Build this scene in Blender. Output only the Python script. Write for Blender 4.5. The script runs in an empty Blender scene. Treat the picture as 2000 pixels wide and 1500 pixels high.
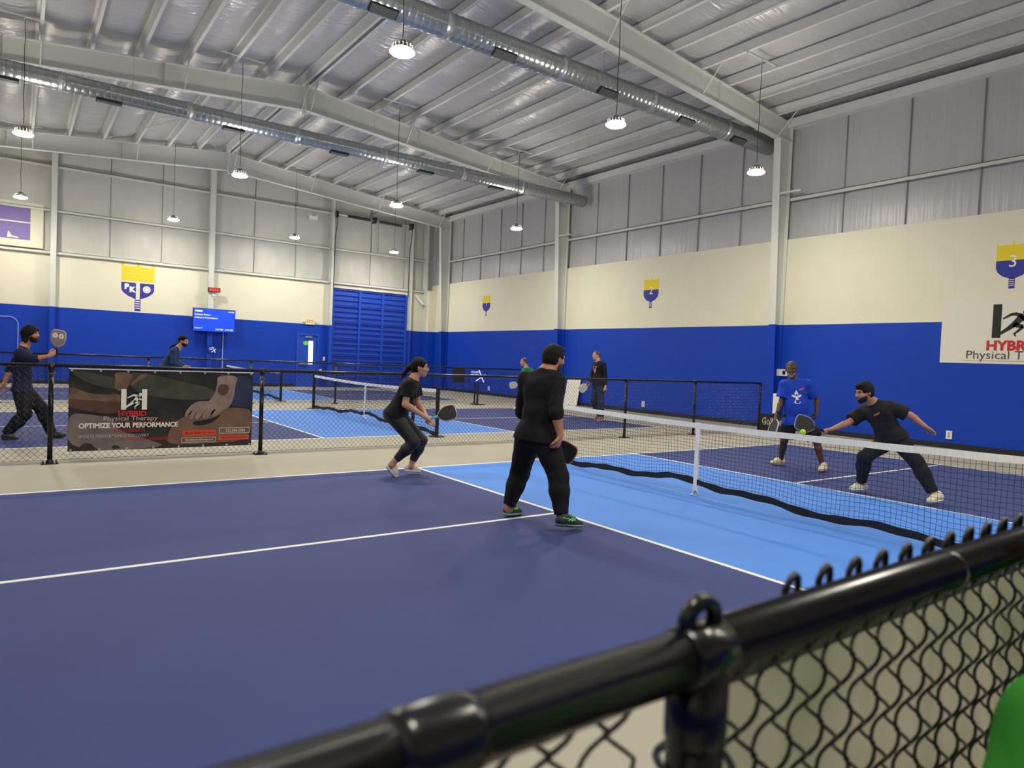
import bpy, bmesh, math, random
import numpy as np
from mathutils import Vector, Matrix
random.seed(4); rng = np.random.RandomState(4)
SC = bpy.context.scene; COL = SC.collection
PI = math.pi
# ------------------------------------------------------------------ camera, exposure, world
YAW, PITCH, ROLL, FPX = 0.630, -0.0330, 0.0420, 1334.1
CAM = Vector((-6.577, -5.228, 1.505))
fw = Vector((math.sin(YAW)*math.cos(PITCH), math.cos(YAW)*math.cos(PITCH), math.sin(PITCH)))
r0 = Vector((math.cos(YAW), -math.sin(YAW), 0)); u0 = r0.cross(fw)
rr = math.cos(ROLL)*r0 + math.sin(ROLL)*u0; uu = -math.sin(ROLL)*r0 + math.cos(ROLL)*u0
cd = bpy.data.cameras.new('camera'); cam = bpy.data.objects.new('camera', cd); COL.objects.link(cam)
mw = Matrix.Identity(4)
for i in range(3):
    mw[i][0] = rr[i]; mw[i][1] = uu[i]; mw[i][2] = -fw[i]; mw[i][3] = CAM[i]
cam.matrix_world = mw
cd.sensor_width = 36; cd.lens = FPX*36/2000; cd.clip_start = 0.02; cd.clip_end = 200
cd.dof.use_dof = True; cd.dof.focus_distance = 8.0; cd.dof.aperture_fstop = 3.6
SC.camera = cam
SC.view_settings.view_transform = 'Standard'; SC.view_settings.look = 'None'
SC.view_settings.gamma = 1; SC.view_settings.use_curve_mapping = False
SC.view_settings.exposure = 1.74
w = bpy.data.worlds.new('world'); SC.world = w; w.use_nodes = True
w.node_tree.nodes['Background'].inputs[0].default_value = (0.35, 0.33, 0.45, 1)
w.node_tree.nodes['Background'].inputs[1].default_value = 0.3
SC.cycles.max_bounces = 9; SC.cycles.diffuse_bounces = 7; SC.cycles.glossy_bounces = 3
SC.cycles.sample_clamp_indirect = 4
LAMP_STRENGTH = 145.0
LAMP_COLOR = (1.0, 0.94, 0.80)

# ------------------------------------------------------------------ materials
def S(*c):      # sRGB 0..255 -> linear rgba
    return tuple(((x/255)/12.92 if x/255 <= .04045 else ((x/255+.055)/1.055)**2.4) for x in c)+(1,)
MATS = {}
def mat(name, col, rough=.6, metal=0, noise=0, nscale=8, bump=0, bscale=40, emit=None, estr=0, stretch=None, spec=.5, bdist=.01, col2=None):
    if name in MATS: return MATS[name]
    m = bpy.data.materials.new(name); m.use_nodes = True; nt = m.node_tree; b = nt.nodes['Principled BSDF']
    b.inputs['Base Color'].default_value = col; b.inputs['Roughness'].default_value = rough
    b.inputs['Metallic'].default_value = metal; b.inputs['Specular IOR Level'].default_value = spec
    tc = nt.nodes.new('ShaderNodeTexCoord'); mp = nt.nodes.new('ShaderNodeMapping')
    nt.links.new(tc.outputs['Object'], mp.inputs[0])
    if stretch: mp.inputs['Scale'].default_value = stretch
    if noise or col2:
        n = nt.nodes.new('ShaderNodeTexNoise'); n.inputs['Scale'].default_value = nscale; n.inputs['Detail'].default_value = 5
        nt.links.new(mp.outputs[0], n.inputs['Vector'])
        r = nt.nodes.new('ShaderNodeValToRGB'); r.color_ramp.elements[0].position = .3; r.color_ramp.elements[1].position = .7
        c2 = col2 or tuple(min(1, x*(1+noise)) for x in col[:3])+(1,)
        c1 = col if col2 else tuple(x*(1-noise) for x in col[:3])+(1,)
        r.color_ramp.elements[0].color = c1; r.color_ramp.elements[1].color = c2
        nt.links.new(n.outputs['Fac'], r.inputs[0]); nt.links.new(r.outputs[0], b.inputs['Base Color'])
    if bump:
        n2 = nt.nodes.new('ShaderNodeTexNoise'); n2.inputs['Scale'].default_value = bscale; n2.inputs['Detail'].default_value = 4
        nt.links.new(mp.outputs[0], n2.inputs['Vector'])
        bp = nt.nodes.new('ShaderNodeBump'); bp.inputs['Strength'].default_value = bump; bp.inputs['Distance'].default_value = bdist
        nt.links.new(n2.outputs['Fac'], bp.inputs['Height']); nt.links.new(bp.outputs[0], b.inputs['Normal'])
    if emit:
        b.inputs['Emission Color'].default_value = tuple(emit[:3])+(1,); b.inputs['Emission Strength'].default_value = estr
    MATS[name] = m; return m

M_white_paint = mat('cream_wall_paint', S(224, 220, 198), .75, noise=.02, nscale=2, bump=.05, bscale=120)
M_blue_paint = mat('royal_blue_wall_paint', S(6, 60, 176), .6, spec=.3, noise=.04, nscale=1.5, bump=.05, bscale=120)
M_insul = mat('grey_vinyl_insulation', S(184, 183, 186), .34, noise=.03, nscale=3, bump=.8, bscale=9, stretch=(1, 1, .06), bdist=.03)
M_insul_b = mat('quilted_vinyl_insulation', S(198, 197, 192), .45, noise=.03, nscale=3, bump=.5, bscale=2.5, stretch=(1, 1, .6), bdist=.05)
M_roof = mat('white_vinyl_roof_insulation', S(208, 206, 206), .30, metal=.32, noise=.04, nscale=2, bump=.8, bscale=3.0, stretch=(.5, 3.0, 1), bdist=.05)
M_steel = mat('white_primed_steel', S(208, 210, 204), .5, noise=.02, nscale=2)
M_purlin = mat('galvalume_purlin', S(222, 223, 220), .5, noise=.03, nscale=3)
M_duct = mat('galvanised_duct', S(165, 170, 170), .3, metal=.85, noise=.14, nscale=5, stretch=(6, 1, 1))
M_ductband = mat('galvanised_band', S(190, 196, 198), .35, metal=.8)
M_dark = mat('dark_grille', S(36, 37, 36), .5)
M_blacksteel = mat('black_powder_coat', S(17, 17, 18), .24, noise=.2, nscale=30)
M_blackwire = mat('black_vinyl_wire', S(16, 16, 17), .4)
M_blacktrim = mat('black_rubber_base', S(20, 21, 26), .6)
M_navy = mat('navy_court_paint', S(48, 61, 120), .78, noise=.05, nscale=1.3, bump=.12, bscale=400, bdist=.002)
M_light = mat('light_blue_court_paint', S(74, 134, 222), .7, noise=.04, nscale=1.3, bump=.1, bscale=400, bdist=.002)
M_beige = mat('beige_floor_paint', S(163, 158, 143), .65, noise=.05, nscale=1.1, bump=.1, bscale=300, bdist=.002)
M_line = mat('white_line_paint', S(232, 232, 224), .6)
M_doorblue = mat('blue_steel_door', S(26, 74, 190), .42, noise=.04, nscale=3)
M_white = mat('white_plastic', S(230, 228, 220), .5)
M_tape = mat('white_net_tape', S(244, 242, 232), .7, noise=.06, nscale=8, stretch=(1, 4, 1))
M_net = mat('black_net_cord', S(14, 15, 18), .7)
M_black = mat('black_plastic', S(14, 14, 15), .45)
M_yellow = mat('yellow_mural_paint', S(232, 205, 40), .7)
M_muralblue = mat('indigo_mural_paint', S(44, 52, 150), .7)
M_red = mat('red_print', S(196, 34, 38), .6)
M_orange = mat('orange_red_print', S(214, 72, 44), .6)
M_print_white = mat('white_print', S(236, 232, 220), .6)
M_blackprint = mat('black_print', S(18, 18, 19), .6)
M_sign = mat('pale_grey_sign_vinyl', S(222, 220, 206), .55)

# ------------------------------------------------------------------ mesh helpers
class MB:
    def __init__(s): s.v = []; s.f = []; s.m = []; s.mats = []
    def mi(s, m):
        if m not in s.mats: s.mats.append(m)
        return s.mats.index(m)
    def add(s, vs, fs, m=None):
        o = len(s.v); s.v += [tuple(map(float, v)) for v in vs]; k = s.mi(m)
        for f in fs: s.f.append([i+o for i in f]); s.m.append(k)
    def box(s, a, b, m=None):
        x0, y0, z0 = [min(a[i], b[i]) for i in range(3)]; x1, y1, z1 = [max(a[i], b[i]) for i in range(3)]
        s.add([(x0,y0,z0),(x1,y0,z0),(x1,y1,z0),(x0,y1,z0),(x0,y0,z1),(x1,y0,z1),(x1,y1,z1),(x0,y1,z1)],
              [(0,3,2,1),(4,5,6,7),(0,1,5,4),(1,2,6,5),(2,3,7,6),(3,0,4,7)], m)
    def obox(s, c, ax, ay, az, m=None):       # oriented box, half-axis vectors
        c, ax, ay, az = map(Vector, (c, ax, ay, az)); vs = []
        for k in (-1, 1):
            for (i, j) in ((-1,-1),(1,-1),(1,1),(-1,1)): vs.append(c+ax*i+ay*j+az*k)
        s.add(vs, [(0,3,2,1),(4,5,6,7),(0,1,5,4),(1,2,6,5),(2,3,7,6),(3,0,4,7)], m)
    def tube(s, pts, r, n=8, m=None, caps=True, closed=False):
        pts = [Vector(p) for p in pts]; N = len(pts); rs = r if hasattr(r, '__len__') else [r]*N
        ref = None; vs = []; up = Vector((0, 0, 1))
        for i, p in enumerate(pts):
            a = pts[(i-1) % N if closed else max(i-1, 0)]; b = pts[(i+1) % N if closed else min(i+1, N-1)]
            t = (b-a).normalized()
            if ref is None:
                ref = t.cross(up);
                if ref.length < .05: ref = t.cross(Vector((1, 0, 0)))
                ref.normalize()
            else:
                ref = (ref - t*ref.dot(t)); ref.normalize()
            bi = t.cross(ref)
            for k in range(n):
                an = 2*PI*k/n; vs.append(p + (ref*math.cos(an)+bi*math.sin(an))*rs[i])
        fs = []
        for i in range(N if closed else N-1):
            j = (i+1) % N
            for k in range(n):
                k2 = (k+1) % n; fs.append((i*n+k, i*n+k2, j*n+k2, j*n+k))
        if caps and not closed: fs += [tuple(range(n-1, -1, -1)), tuple((N-1)*n+k for k in range(n))]
        s.add(vs, fs, m)
    def prism(s, poly, o, ux, uy, th, m=None):   # polygon in 2D extruded by vector th
        o, ux, uy, th = map(Vector, (o, ux, uy, th)); n = len(poly)
        a = [o+ux*x+uy*y for x, y in poly]; b = [p+th for p in a]
        fl = ux.cross(uy).dot(th) > 0
        A = tuple(range(n)); B = tuple(range(n, 2*n))
        area = sum(poly[i][0]*poly[(i+1)%n][1]-poly[(i+1)%n][0]*poly[i][1] for i in range(n))
        if area < 0: fl = not fl
        fs = [A[::-1] if fl else A, B if fl else B[::-1]]
        for i in range(n):
            j = (i+1) % n; fs.append((i, j, n+j, n+i) if fl else (j, i, n+i, n+j))
        s.add(a+b, fs, m)
    def build(s, name, m=None, parent=None, smooth=False, loc=None):
        me = bpy.data.meshes.new(name)
        off = Vector(loc) if loc is not None else Vector((0, 0, 0))
        vs = [(v[0]-off.x, v[1]-off.y, v[2]-off.z) for v in s.v] if loc is not None else s.v
        me.from_pydata(vs, [], s.f)
        for q in s.mats: me.materials.append(q or m)
        if len(s.mats) > 1: me.polygons.foreach_set('material_index', s.m)
        if smooth: me.polygons.foreach_set('use_smooth', [True]*len(me.polygons))
        me.update()
        o = bpy.data.objects.new(name, me); COL.objects.link(o); o.location = off
        if parent is not None:
            o.parent = parent
            o.location = off - Vector(parent.get('_w', (0, 0, 0))) if loc is not None else -Vector(parent.get('_w', (0, 0, 0)))
            o['_w'] = tuple(off)
        else: o['_w'] = tuple(off)
        return o
def tag(o, label=None, cat=None, group=None, kind=None):
    if label: o['label'] = label
    if cat: o['category'] = cat
    if group: o['group'] = group
    if kind: o['kind'] = kind
    return o
def thing(name, label, cat, loc=(0, 0, 0), group=None):
    o = bpy.data.objects.new(name, None); COL.objects.link(o); o.location = loc; o['_w'] = tuple(loc); o.empty_display_size = .1
    return tag(o, label, cat, group)
def struct(mb, name, m=None, smooth=False): return tag(mb.build(name, m, None, smooth), kind='structure')
def spart(mb, name, m, parent, smooth=False, label=None):
    o = mb.build(name, m, parent, smooth)
    if label: o['label'] = label
    return o
def copy_tree(o, loc, label=None, group=None):
    r = o.copy(); COL.objects.link(r); r.location = loc; r['_w'] = tuple(loc)
    if label: r['label'] = label
    if group: r['group'] = group
    for ch in o.children:
        c = ch.copy(); COL.objects.link(c); c.parent = r
        for g in ch.children:
            d = g.copy(); COL.objects.link(d); d.parent = c
    return r
def text_mesh(name, body, size, o, ux, uy, m, parent=None, th=.002, bold=0, align='LEFT', width=None, xs=1.0):
    cu = bpy.data.curves.new('txt', 'FONT'); cu.body = body; cu.size = size; cu.extrude = 0; cu.align_x = align; cu.offset = bold; cu.resolution_u = 3
    t = bpy.data.objects.new('txt', cu); COL.objects.link(t)
    dg = bpy.context.evaluated_depsgraph_get(); dg.update()
    me = bpy.data.meshes.new_from_object(t.evaluated_get(dg)); bpy.data.objects.remove(t); bpy.data.curves.remove(cu)
    o, ux, uy = Vector(o), Vector(ux).normalized(), Vector(uy).normalized(); n = ux.cross(uy)
    vs = [v.co.copy() for v in me.vertices]; fs = [tuple(p.vertices) for p in me.polygons]; bpy.data.meshes.remove(me)
    if width and vs:
        x0 = min(v.x for v in vs); x1 = max(v.x for v in vs); xs = width/(x1-x0)
        if align == 'LEFT':
            for v in vs: v.x -= x0
    b = MB(); b.add([o+ux*v.x*xs+uy*v.y+n*th for v in vs], fs, m)
    return b.build(name, m, parent)
def stroke(pts, ws):            # 2D tapered stroke -> polygon
    L = []; R = []; n = len(pts)
    for i in range(n):
        a = pts[max(i-1, 0)]; b = pts[min(i+1, n-1)]; dx, dy = b[0]-a[0], b[1]-a[1]; l = math.hypot(dx, dy) or 1
        L.append((pts[i][0]-dy/l*ws[i], pts[i][1]+dx/l*ws[i])); R.append((pts[i][0]+dy/l*ws[i], pts[i][1]-dx/l*ws[i]))
    return L+R[::-1]
def circ(cx, cy, rx, ry=None, n=24, a0=0, a1=2*PI):
    ry = ry or rx; return [(cx+rx*math.cos(a0+(a1-a0)*i/n), cy+ry*math.sin(a0+(a1-a0)*i/n)) for i in range(n)]
def chaikin(p, k=2):
    for _ in range(k):
        q = []
        for i in range(len(p)):
            a = p[i]; b = p[(i+1) % len(p)]
            q += [(a[0]*.75+b[0]*.25, a[1]*.75+b[1]*.25), (a[0]*.25+b[0]*.75, a[1]*.25+b[1]*.75)]
        p = q
    return p

# ------------------------------------------------------------------ the hall: floor and courts
XW, YW, X0, Y0 = 10.01, 24.54, -10.0, -14.0
D = 9.546
LW = .025
def floor_grid():
    xs = sorted({X0, XW, -7.10, -7.05} | {s*(c+e) for s in (-1, 1) for c in (6.706, 2.134) for e in (0, -.05) if not (s < 0 and c > 6)})
    ys = [Y0]
    cy = []
    for k in (-1, 0, 1, 2):
        c = k*D
        if k == -1: ys += [c-3.048, c-3.048+.05, c-LW, c+LW, c+3.048-.05, c+3.048]
        else: ys += [c-3.048, c-3.048+.05, c-LW, c+LW, c+3.048-.05, c+3.048]
    ys.append(YW); ys = sorted(ys)
    b = MB()
    for i in range(len(xs)-1):
        for j in range(len(ys)-1):
            x, y = (xs[i]+xs[i+1])/2, (ys[j]+ys[j+1])/2
            k = round(y/D); v = y-k*D; ax = abs(x); av = abs(v); m = M_beige
            if -7.1 < x < 6.706 and av < 3.048 and k >= -1:
                if av > 2.998 or x > 6.656 or x < -7.05 or (2.084 < ax < 2.134) or (av < LW and ax > 2.134): m = M_line
                elif ax < 2.134: m = M_light
                else: m = M_navy
            b.add([(xs[i], ys[j], 0), (xs[i+1], ys[j], 0), (xs[i+1], ys[j+1], 0), (xs[i], ys[j+1], 0)], [(0, 1, 2, 3)], m)
    b.box((X0, Y0, -.2), (XW, YW, -.01), M_beige)
    return b
struct(floor_grid(), 'floor')

# ------------------------------------------------------------------ walls
ZB, ZT = 2.78, 5.05       # blue/cream border, top of the right hand liner board
COLS = [5.43, 14.40, 22.95]
b = MB()                  # right wall: liner boards (blue below, cream above), insulation above
b.box((XW, Y0, 0), (XW+.03, YW, ZB), M_blue_paint)
b.box((XW, Y0, ZB), (XW+.03, YW, ZT), M_white_paint)
struct(b, 'wall_right')
b = MB()
ys = list(np.arange(Y0, YW, .12))+[YW]
def bulge(y):             # insulation blanket bellies out a little between seams
    k = ((y-5.43) % 1.5)/1.5; return .035*math.sin(PI*k)**.5 if 0 < k < 1 else 0
vs = []; fs = []
zs = [ZT-.02, 5.3, 5.8, 6.08, 6.18, 6.6, 7.3, 7.8, 8.02, 8.3]
for z in zs:
    e = min(abs(z-6.13)/.25, abs(z-ZT)/.25+.5, 1)
    for y in ys: vs.append((XW+.14-bulge(y)*e, y, z))
n = len(ys)
for i in range(len(zs)-1):
    for j in range(n-1): fs.append((i*n+j, (i+1)*n+j, (i+1)*n+j+1, i*n+j+1))
b.add(vs, fs, M_insul); b.box((XW+.15, Y0, ZT-.1), (XW+.2, YW, 8.4), M_insul)
M_seam = mat('insulation_seam_tape', S(150, 150, 150), .5)
for y in np.arange(5.43-1.5*12, YW, 1.5): b.box((XW+.095, y-.010, ZT), (XW+.155, y+.010, 8.0), M_seam)
struct(b, 'wall_right_insulation', smooth=True)
b = MB(); b.box((XW-.02, Y0, 0), (XW, YW, .12), M_blacktrim); struct(b, 'baseboard_right')
b = MB(); b.box((X0, YW-.02, 0), (3.40, YW, .12), M_blacktrim); b.box((8.9, YW-.02, 0), (XW-.03, YW, .12), M_blacktrim); struct(b, 'baseboard_back')
b = MB(); b.box((X0-.1, Y0, 0), (X0, YW, ZB), M_blue_paint); b.box((X0-.1, Y0, ZB), (X0, YW, 8.4), M_white_paint); struct(b, 'wall_left')
b = MB(); b.box((X0, Y0-.1, 0), (XW, Y0, ZB), M_blue_paint); b.box((X0, Y0-.1, ZB), (XW, Y0, 8.4), M_white_paint)
b.add([(X0, Y0-.05, 8.4), (XW, Y0-.05, 8.4), (0, Y0-.05, 9.4)], [(0, 1, 2)], M_white_paint); struct(b, 'wall_front')
# back wall with openings for the exit door and window
b = MB()
dx0, dx1, dz = 3.46, 4.30, 2.28
GX0, GX1, GZ = 4.80, 8.72, 4.47
wx0, wx1, wz0, wz1 = -9.2, -6.20, 5.05, 6.24
def bw(x0, x1, z0, z1, m, y=YW): b.box((x0, y, z0), (x1, y+.04, z1), m)
bw(X0, dx0, 0, ZB, M_blue_paint); bw(dx1, GX0, 0, ZB, M_blue_paint); bw(GX1, XW+.2, 0, ZB, M_blue_paint); bw(dx0, dx1, dz, ZB, M_blue_paint)
bw(X0, GX0, ZB, 4.75, M_white_paint); bw(GX0, GX1, GZ+.02, 4.75, M_white_paint); bw(GX1, XW+.2, ZB, 4.75, M_white_paint)
b.box((dx0, YW+.25, 0), (GX1, YW+.3, 4.6), M_blue_paint)
struct(b, 'wall_back')
b = MB(); vs = []; fs = []
xs = [X0-.1]+list(np.arange(-9.9, 10.3, .1)); zs = [4.7, 4.8, 4.95, 5.3, 5.8, 6.1, 6.2, 6.3, 6.7, 7.3, 7.7, 7.82, 8.1, 8.5, 9.4]
def inside(x, z): return wx0 < x < wx1 and wz0 < z < wz1
for z in zs:
    for x in xs:
        e = min(abs(z-4.75)/.3, abs(z-6.24)/.3, abs(z-7.8)/.3, 1)
        k = ((x+5.5) % 1.75)/1.75
        vs.append((x, YW+.14-.08*e*abs(math.sin(PI*k))**.6-.014*math.sin(x*9+z*2.2)*e, min(z, 9.42-.1*abs(x))))
n = len(xs)
for i in range(len(zs)-1):
    for j in range(n-1):
        if not inside((xs[j]+xs[j+1])/2, (zs[i]+zs[i+1])/2): fs.append((i*n+j, i*n+j+1, (i+1)*n+j+1, (i+1)*n+j))
b.add(vs, fs, M_insul_b)
for x in np.arange(-5.5-1.75*2, 10, 1.75): b.box((x-.010, YW+.105, 4.8), (x+.010, YW+.15, min(9.4-.1*abs(x), 8.9)), M_seam) if not (wx0-.1 < x < wx1+.1) else None
struct(b, 'wall_back_insulation', smooth=True)

# ceiling: insulation sheet sagging between the purlins
def zr(x): return 9.07-.1*abs(x)          # top of rafters
PUR = [s*(.12+1.02*k) for s in (-1, 1) for k in range(10)]
b = MB(); vs = []; fs = []
xs = [X0-.2]+sorted(PUR + [s*(.12+1.02*k+t) for s in (-1, 1) for k in range(9) for t in (.12, .3, .51, .72, .9)] + [0.0])+[XW+.2]
ys = list(np.arange(Y0-.1, YW+.3, .45))
for y in ys:
    for x in xs:
        k = ((abs(x)-.12)/1.02) % 1.0; s_ = 0 if abs(x) < .13 else .09*math.sin(PI*k)**.7
        vs.append((x, y, zr(x)+.285-s_-.018*math.sin(y*3.1+x*5)*min(1, s_*20)))
n = len(xs)
for i in range(len(ys)-1):
    for j in range(n-1): fs.append((i*n+j, (i+1)*n+j, (i+1)*n+j+1, i*n+j+1))
b.add(vs, fs, M_roof); struct(b, 'ceiling', smooth=True)
b = MB()
for s in (-1, 1): b.add([(0, Y0-.2, 9.56), (s*10.4, Y0-.2, 8.52), (s*10.4, YW+.4, 8.52), (0, YW+.4, 9.56)], [(0, 1, 2, 3)], M_steel)
struct(b, 'ceiling_roof_deck')
for i, x in enumerate(sorted(PUR)):       # Z purlins, one object each
    b = MB(); z = zr(x); h = .25; s = 1 if x > 0 else -1
    b.box((x-.004, Y0, z), (x+.004, YW-.02, z+h)); b.box((x-.075 if s > 0 else x, Y0, z), (x if s > 0 else x+.075, YW-.02, z+.006)); b.box((x, Y0, z+h-.006), (x+.06*s, YW-.02, z+h))
    struct(b, 'purlin', M_purlin)
b = MB(); b.box((9.86, Y0, 7.98), (10.14, YW, 8.2)); struct(b, 'eave_strut', M_purlin)
b = MB(); b.box((X0, Y0, 7.98), (-9.8, YW, 8.2)); struct(b, 'eave_strut', M_purlin)

# rigid frames
def zbot(x): return 8.40-.083*abs(x)
def rafter(y):
    b = MB()
    W_ = .10
    def strip(f, x0, x1, t, n=8):
        for i in range(n):
            a = x0+(x1-x0)*i/n; c = x0+(x1-x0)*(i+1)/n
            b.add([(a, y-W_, f(a)), (c, y-W_, f(c)), (c, y+W_, f(c)), (a, y+W_, f(a)), (a, y-W_, f(a)+t), (c, y-W_, f(c)+t), (c, y+W_, f(c)+t), (a, y+W_, f(a)+t)],
                  [(0,3,2,1),(4,5,6,7),(0,1,5,4),(1,2,6,5),(2,3,7,6),(3,0,4,7)])
    for s in (-1, 1):
        strip(zbot, 0, s*9.45, .015, 1); strip(lambda x: zr(x)-.015, 0, s*9.98, .015, 1)
        b.add([(0, y-.005, 8.4), (s*9.45, y-.005, zbot(9.45)), (s*9.98, y-.005, zbot(9.45)), (s*9.98, y-.005, zr(9.98)), (0, y-.005, 9.07)], [(0, 1, 2, 3, 4)])
        b.add([(0, y+.005, 8.4), (s*9.45, y+.005, zbot(9.45)), (s*9.98, y+.005, zbot(9.45)), (s*9.98, y+.005, zr(9.98)), (0, y+.005, 9.07)], [(4, 3, 2, 1, 0)])
        for xx in (3.6, 6.9): b.box((s*xx-.005, y-W_, zbot(xx)), (s*xx+.005, y+W_, zr(xx)-.02))
    b.box((-.03, y-.11, 8.30), (.03, y+.11, 9.10))
    return struct(b, 'rafter', M_steel)
def fcol(y, s):
    b = MB(); xo = s*9.98; xb = s*9.76; xt = s*9.45; zt = zbot(9.45)
    for yy in (y-.005, y+.005): b.add([(xo, yy, ZB), (xb-(xb-xt)*ZB/zt, yy, ZB), (xt, yy, zt), (xo, yy, zt)], [(0, 1, 2, 3)], M_steel)
    for yy in (y-.005, y+.005): b.add([(xo, yy, 0), (xb, yy, 0), (xb-(xb-xt)*ZB/zt, yy, ZB), (xo, yy, ZB)], [(0, 1, 2, 3)], M_blue_paint)
    def fl(xa, za, xc, zc, m):
        t = -s*.014
        b.add([(xa, y-.1, za), (xa, y+.1, za), (xc, y+.1, zc), (xc, y-.1, zc), (xa+t, y-.1, za), (xa+t, y+.1, za), (xc+t, y+.1, zc), (xc+t, y-.1, zc)],
              [(0,1,2,3),(7,6,5,4),(0,4,5,1),(1,5,6,2),(2,6,7,3),(3,7,4,0)], m)
    xm = xb-(xb-xt)*ZB/zt
    fl(xb, 0, xm, ZB, M_blue_paint); fl(xm, ZB, xt, zt, M_steel); fl(xo, 0, xo, ZB, M_blue_paint); fl(xo, ZB, xo, zr(9.98), M_steel)
    b.box((xt, y-.1, zt-.008), (xo, y+.1, zt+.008), M_steel)
    struct(b, 'column', M_steel)
for y in COLS: rafter(y); fcol(y, 1); fcol(y, -1)
# corner boxing in front of the last column (painted like the wall)
b = MB()
b.box((9.62, YW-.45, 0), (10.0, YW-.02, ZB), M_blue_paint); b.box((9.62, YW-.45, ZB), (10.0, YW-.02, 4.75), M_white_paint)
struct(b, 'corner_boxing')
# flange braces
b0 = None
for y in COLS:
    for s in (-1, 1):
        for x in (.12, 3.18, 6.24, 9.3):
            for q in (-1, 1):
                if y > 20 and q > 0: continue
                b = MB(); b.tube([(s*x+.04, y+q*.08, zbot(x)+.02), (s*x+.04, y+q*.62, zr(x)+.05)], .017, 4); struct(b, 'flange_brace', M_steel)
# roof rod bracing
for (a, c) in (((-4.5, 14.4), (-.2, 22.9)), ((-.2, 14.4), (-4.5, 22.9)), ((4.5, 14.4), (9.6, 22.9)), ((9.6, 14.4), (4.5, 22.9)), ((4.5, 5.4), (9.6, 14.4)), ((9.6, 5.4), (4.5, 14.4))):
    b = MB(); b.tube([(a[0], a[1], zr(a[0])-.1), (c[0], c[1], zr(c[0])-.1)], .008, 5); struct(b, 'roof_rod', M_steel)
# girts
def girt(a, c, dx, dy):
    b = MB(); b.box((min(a[0], c[0])-dx, min(a[1], c[1])-dy, a[2]-.005), (max(a[0], c[0]), max(a[1], c[1]), a[2]+.01))
    b.box((min(a[0], c[0])-dx, min(a[1], c[1])-dy, a[2]-.085), (max(a[0], c[0]) if not dx else min(a[0], c[0])-dx+.006, max(a[1], c[1]) if not dy else min(a[1], c[1])-dy+.006, a[2]+.01))
    struct(b, 'girt', M_steel)
segs = [(Y0, 5.30), (5.56, 14.27), (14.53, 22.82), (23.1, YW-.5)]
for a, c in segs: girt((XW+.1, a, 6.13), (XW+.1, c, 6.13), .17, 0)
bx = [X0, -5.52, -.23, 4.78, 8.74, 10.0]
for z in (4.75, 6.24, 7.80):
    for i in range(5):
        a, c = bx[i]+.07, bx[i+1]-.07
        if z == 7.8 and i == 4: continue
        girt((a, YW+.1, z), (c, YW+.1, z), 0, .22)
# endwall columns
for x, w_, zt_ in ((-5.52, .085, 8.45), (-.23, .1, 8.95), (4.80, .05, 8.45), (8.74, .05, 8.1), (9.55, .07, 8.05)):
    b = MB()
    for z0, z1, m in ((0, ZB, M_blue_paint), (ZB, zt_, M_steel)):
        if x > 4.7 and x < 9: m = M_doorblue if z0 == 0 else M_steel
        b.box((x-w_, YW-.26, z0), (x+w_, YW-.245, z1), m); b.box((x-.006, YW-.245, z0), (x+.006, YW-.01, z1), m); b.box((x-w_, YW-.015, z0), (x+w_, YW-.001, z1), m)
    struct(b, 'endwall_column', M_steel)
# short kick braces where a column meets the girt on the right wall
for y in COLS[:2]:
    b = MB(); b.box((9.5, y-.7, 6.16), (9.56, y+.02, 6.2)); b.obox((9.75, y-.68, 6.16), (.27, .0, 0), (0, .03, 0), (0, 0, .02)); struct(b, 'trim_1' if y < 10 else 'trim_2', M_steel)

# window upper left
b = MB(); fy = YW-.03
for (x0, x1, z0, z1) in ((wx0, wx1+.38, wz1, wz1+.12), (wx0, wx1+.38, wz0-.24, wz0), (wx1, wx1+.38, wz0, wz1), (wx0-.2, wx0, wz0, wz1)):
    b.box((x0, fy-.05, z0), (x1, YW+.1, z1), M_white_paint)
win = struct(b, 'window_1')
b = MB(); b.box((wx0, fy+.02, 5.64), (wx1, fy+.07, 5.69)); spart(b, 'glazing_bar', M_white, win)
b = MB(); b.box((wx0, fy+.08, wz0), (wx1, fy+.09, wz1)); spart(b, 'pane', mat('dusk_window_glass', S(120, 104, 160), .6, emit=S(150, 128, 196), estr=.05), win, label='lavender glass pane')
b = MB(); b.prism([(0, 0), (.16, .02), (.34, .0), (.3, .05), (.14, .07), (.03, .24)], (-6.86, fy+.078, 5.10), (1, 0, 0), (0, 0, 1), (0, -.003, 0)); spart(b, 'painted_lamp_reflection', M_white, win)  # white shape painted on the glass as the reflection of a lamp
# exit door
b = MB(); b.box((dx0, YW+.02, 0), (dx1, YW+.07, dz), M_doorblue)
door = struct(b, 'door_2')
b = MB()
for (x0, x1, z0, z1) in ((dx0-.08, dx0, 0, dz+.08), (dx1, dx1+.08, 0, dz+.08), (dx0, dx1, dz, dz+.08)): b.box((x0, YW-.03, z0), (x1, YW+.08, z1))
spart(b, 'door_frame', M_doorblue, door)
b = MB(); b.box((3.92, YW+.01, 1.0), (4.12, YW+.02, 2.04)); spart(b, 'door_pane', mat('daylit_glass', S(225, 228, 255), .2, emit=S(222, 226, 255), estr=.36), door, label='bright white narrow glass pane')
b = MB(); b.prism(circ(3.80, 1.93, .13, .09), (0, YW+.015, 0), (1, 0, 0), (0, 0, 1), (0, -.004, 0)); spart(b, 'round_sticker', mat('green_sticker', S(110, 200, 60), .5, emit=S(110, 200, 60), estr=.06), door, label='green oval sticker')
b = MB(); b.box((3.5, YW-.06, 1.0), (3.9, YW-.02, 1.06)); b.box((3.52, YW-.03, 1.0), (3.55, YW+.03, 1.06)); spart(b, 'push_bar', M_ductband, door)
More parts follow.
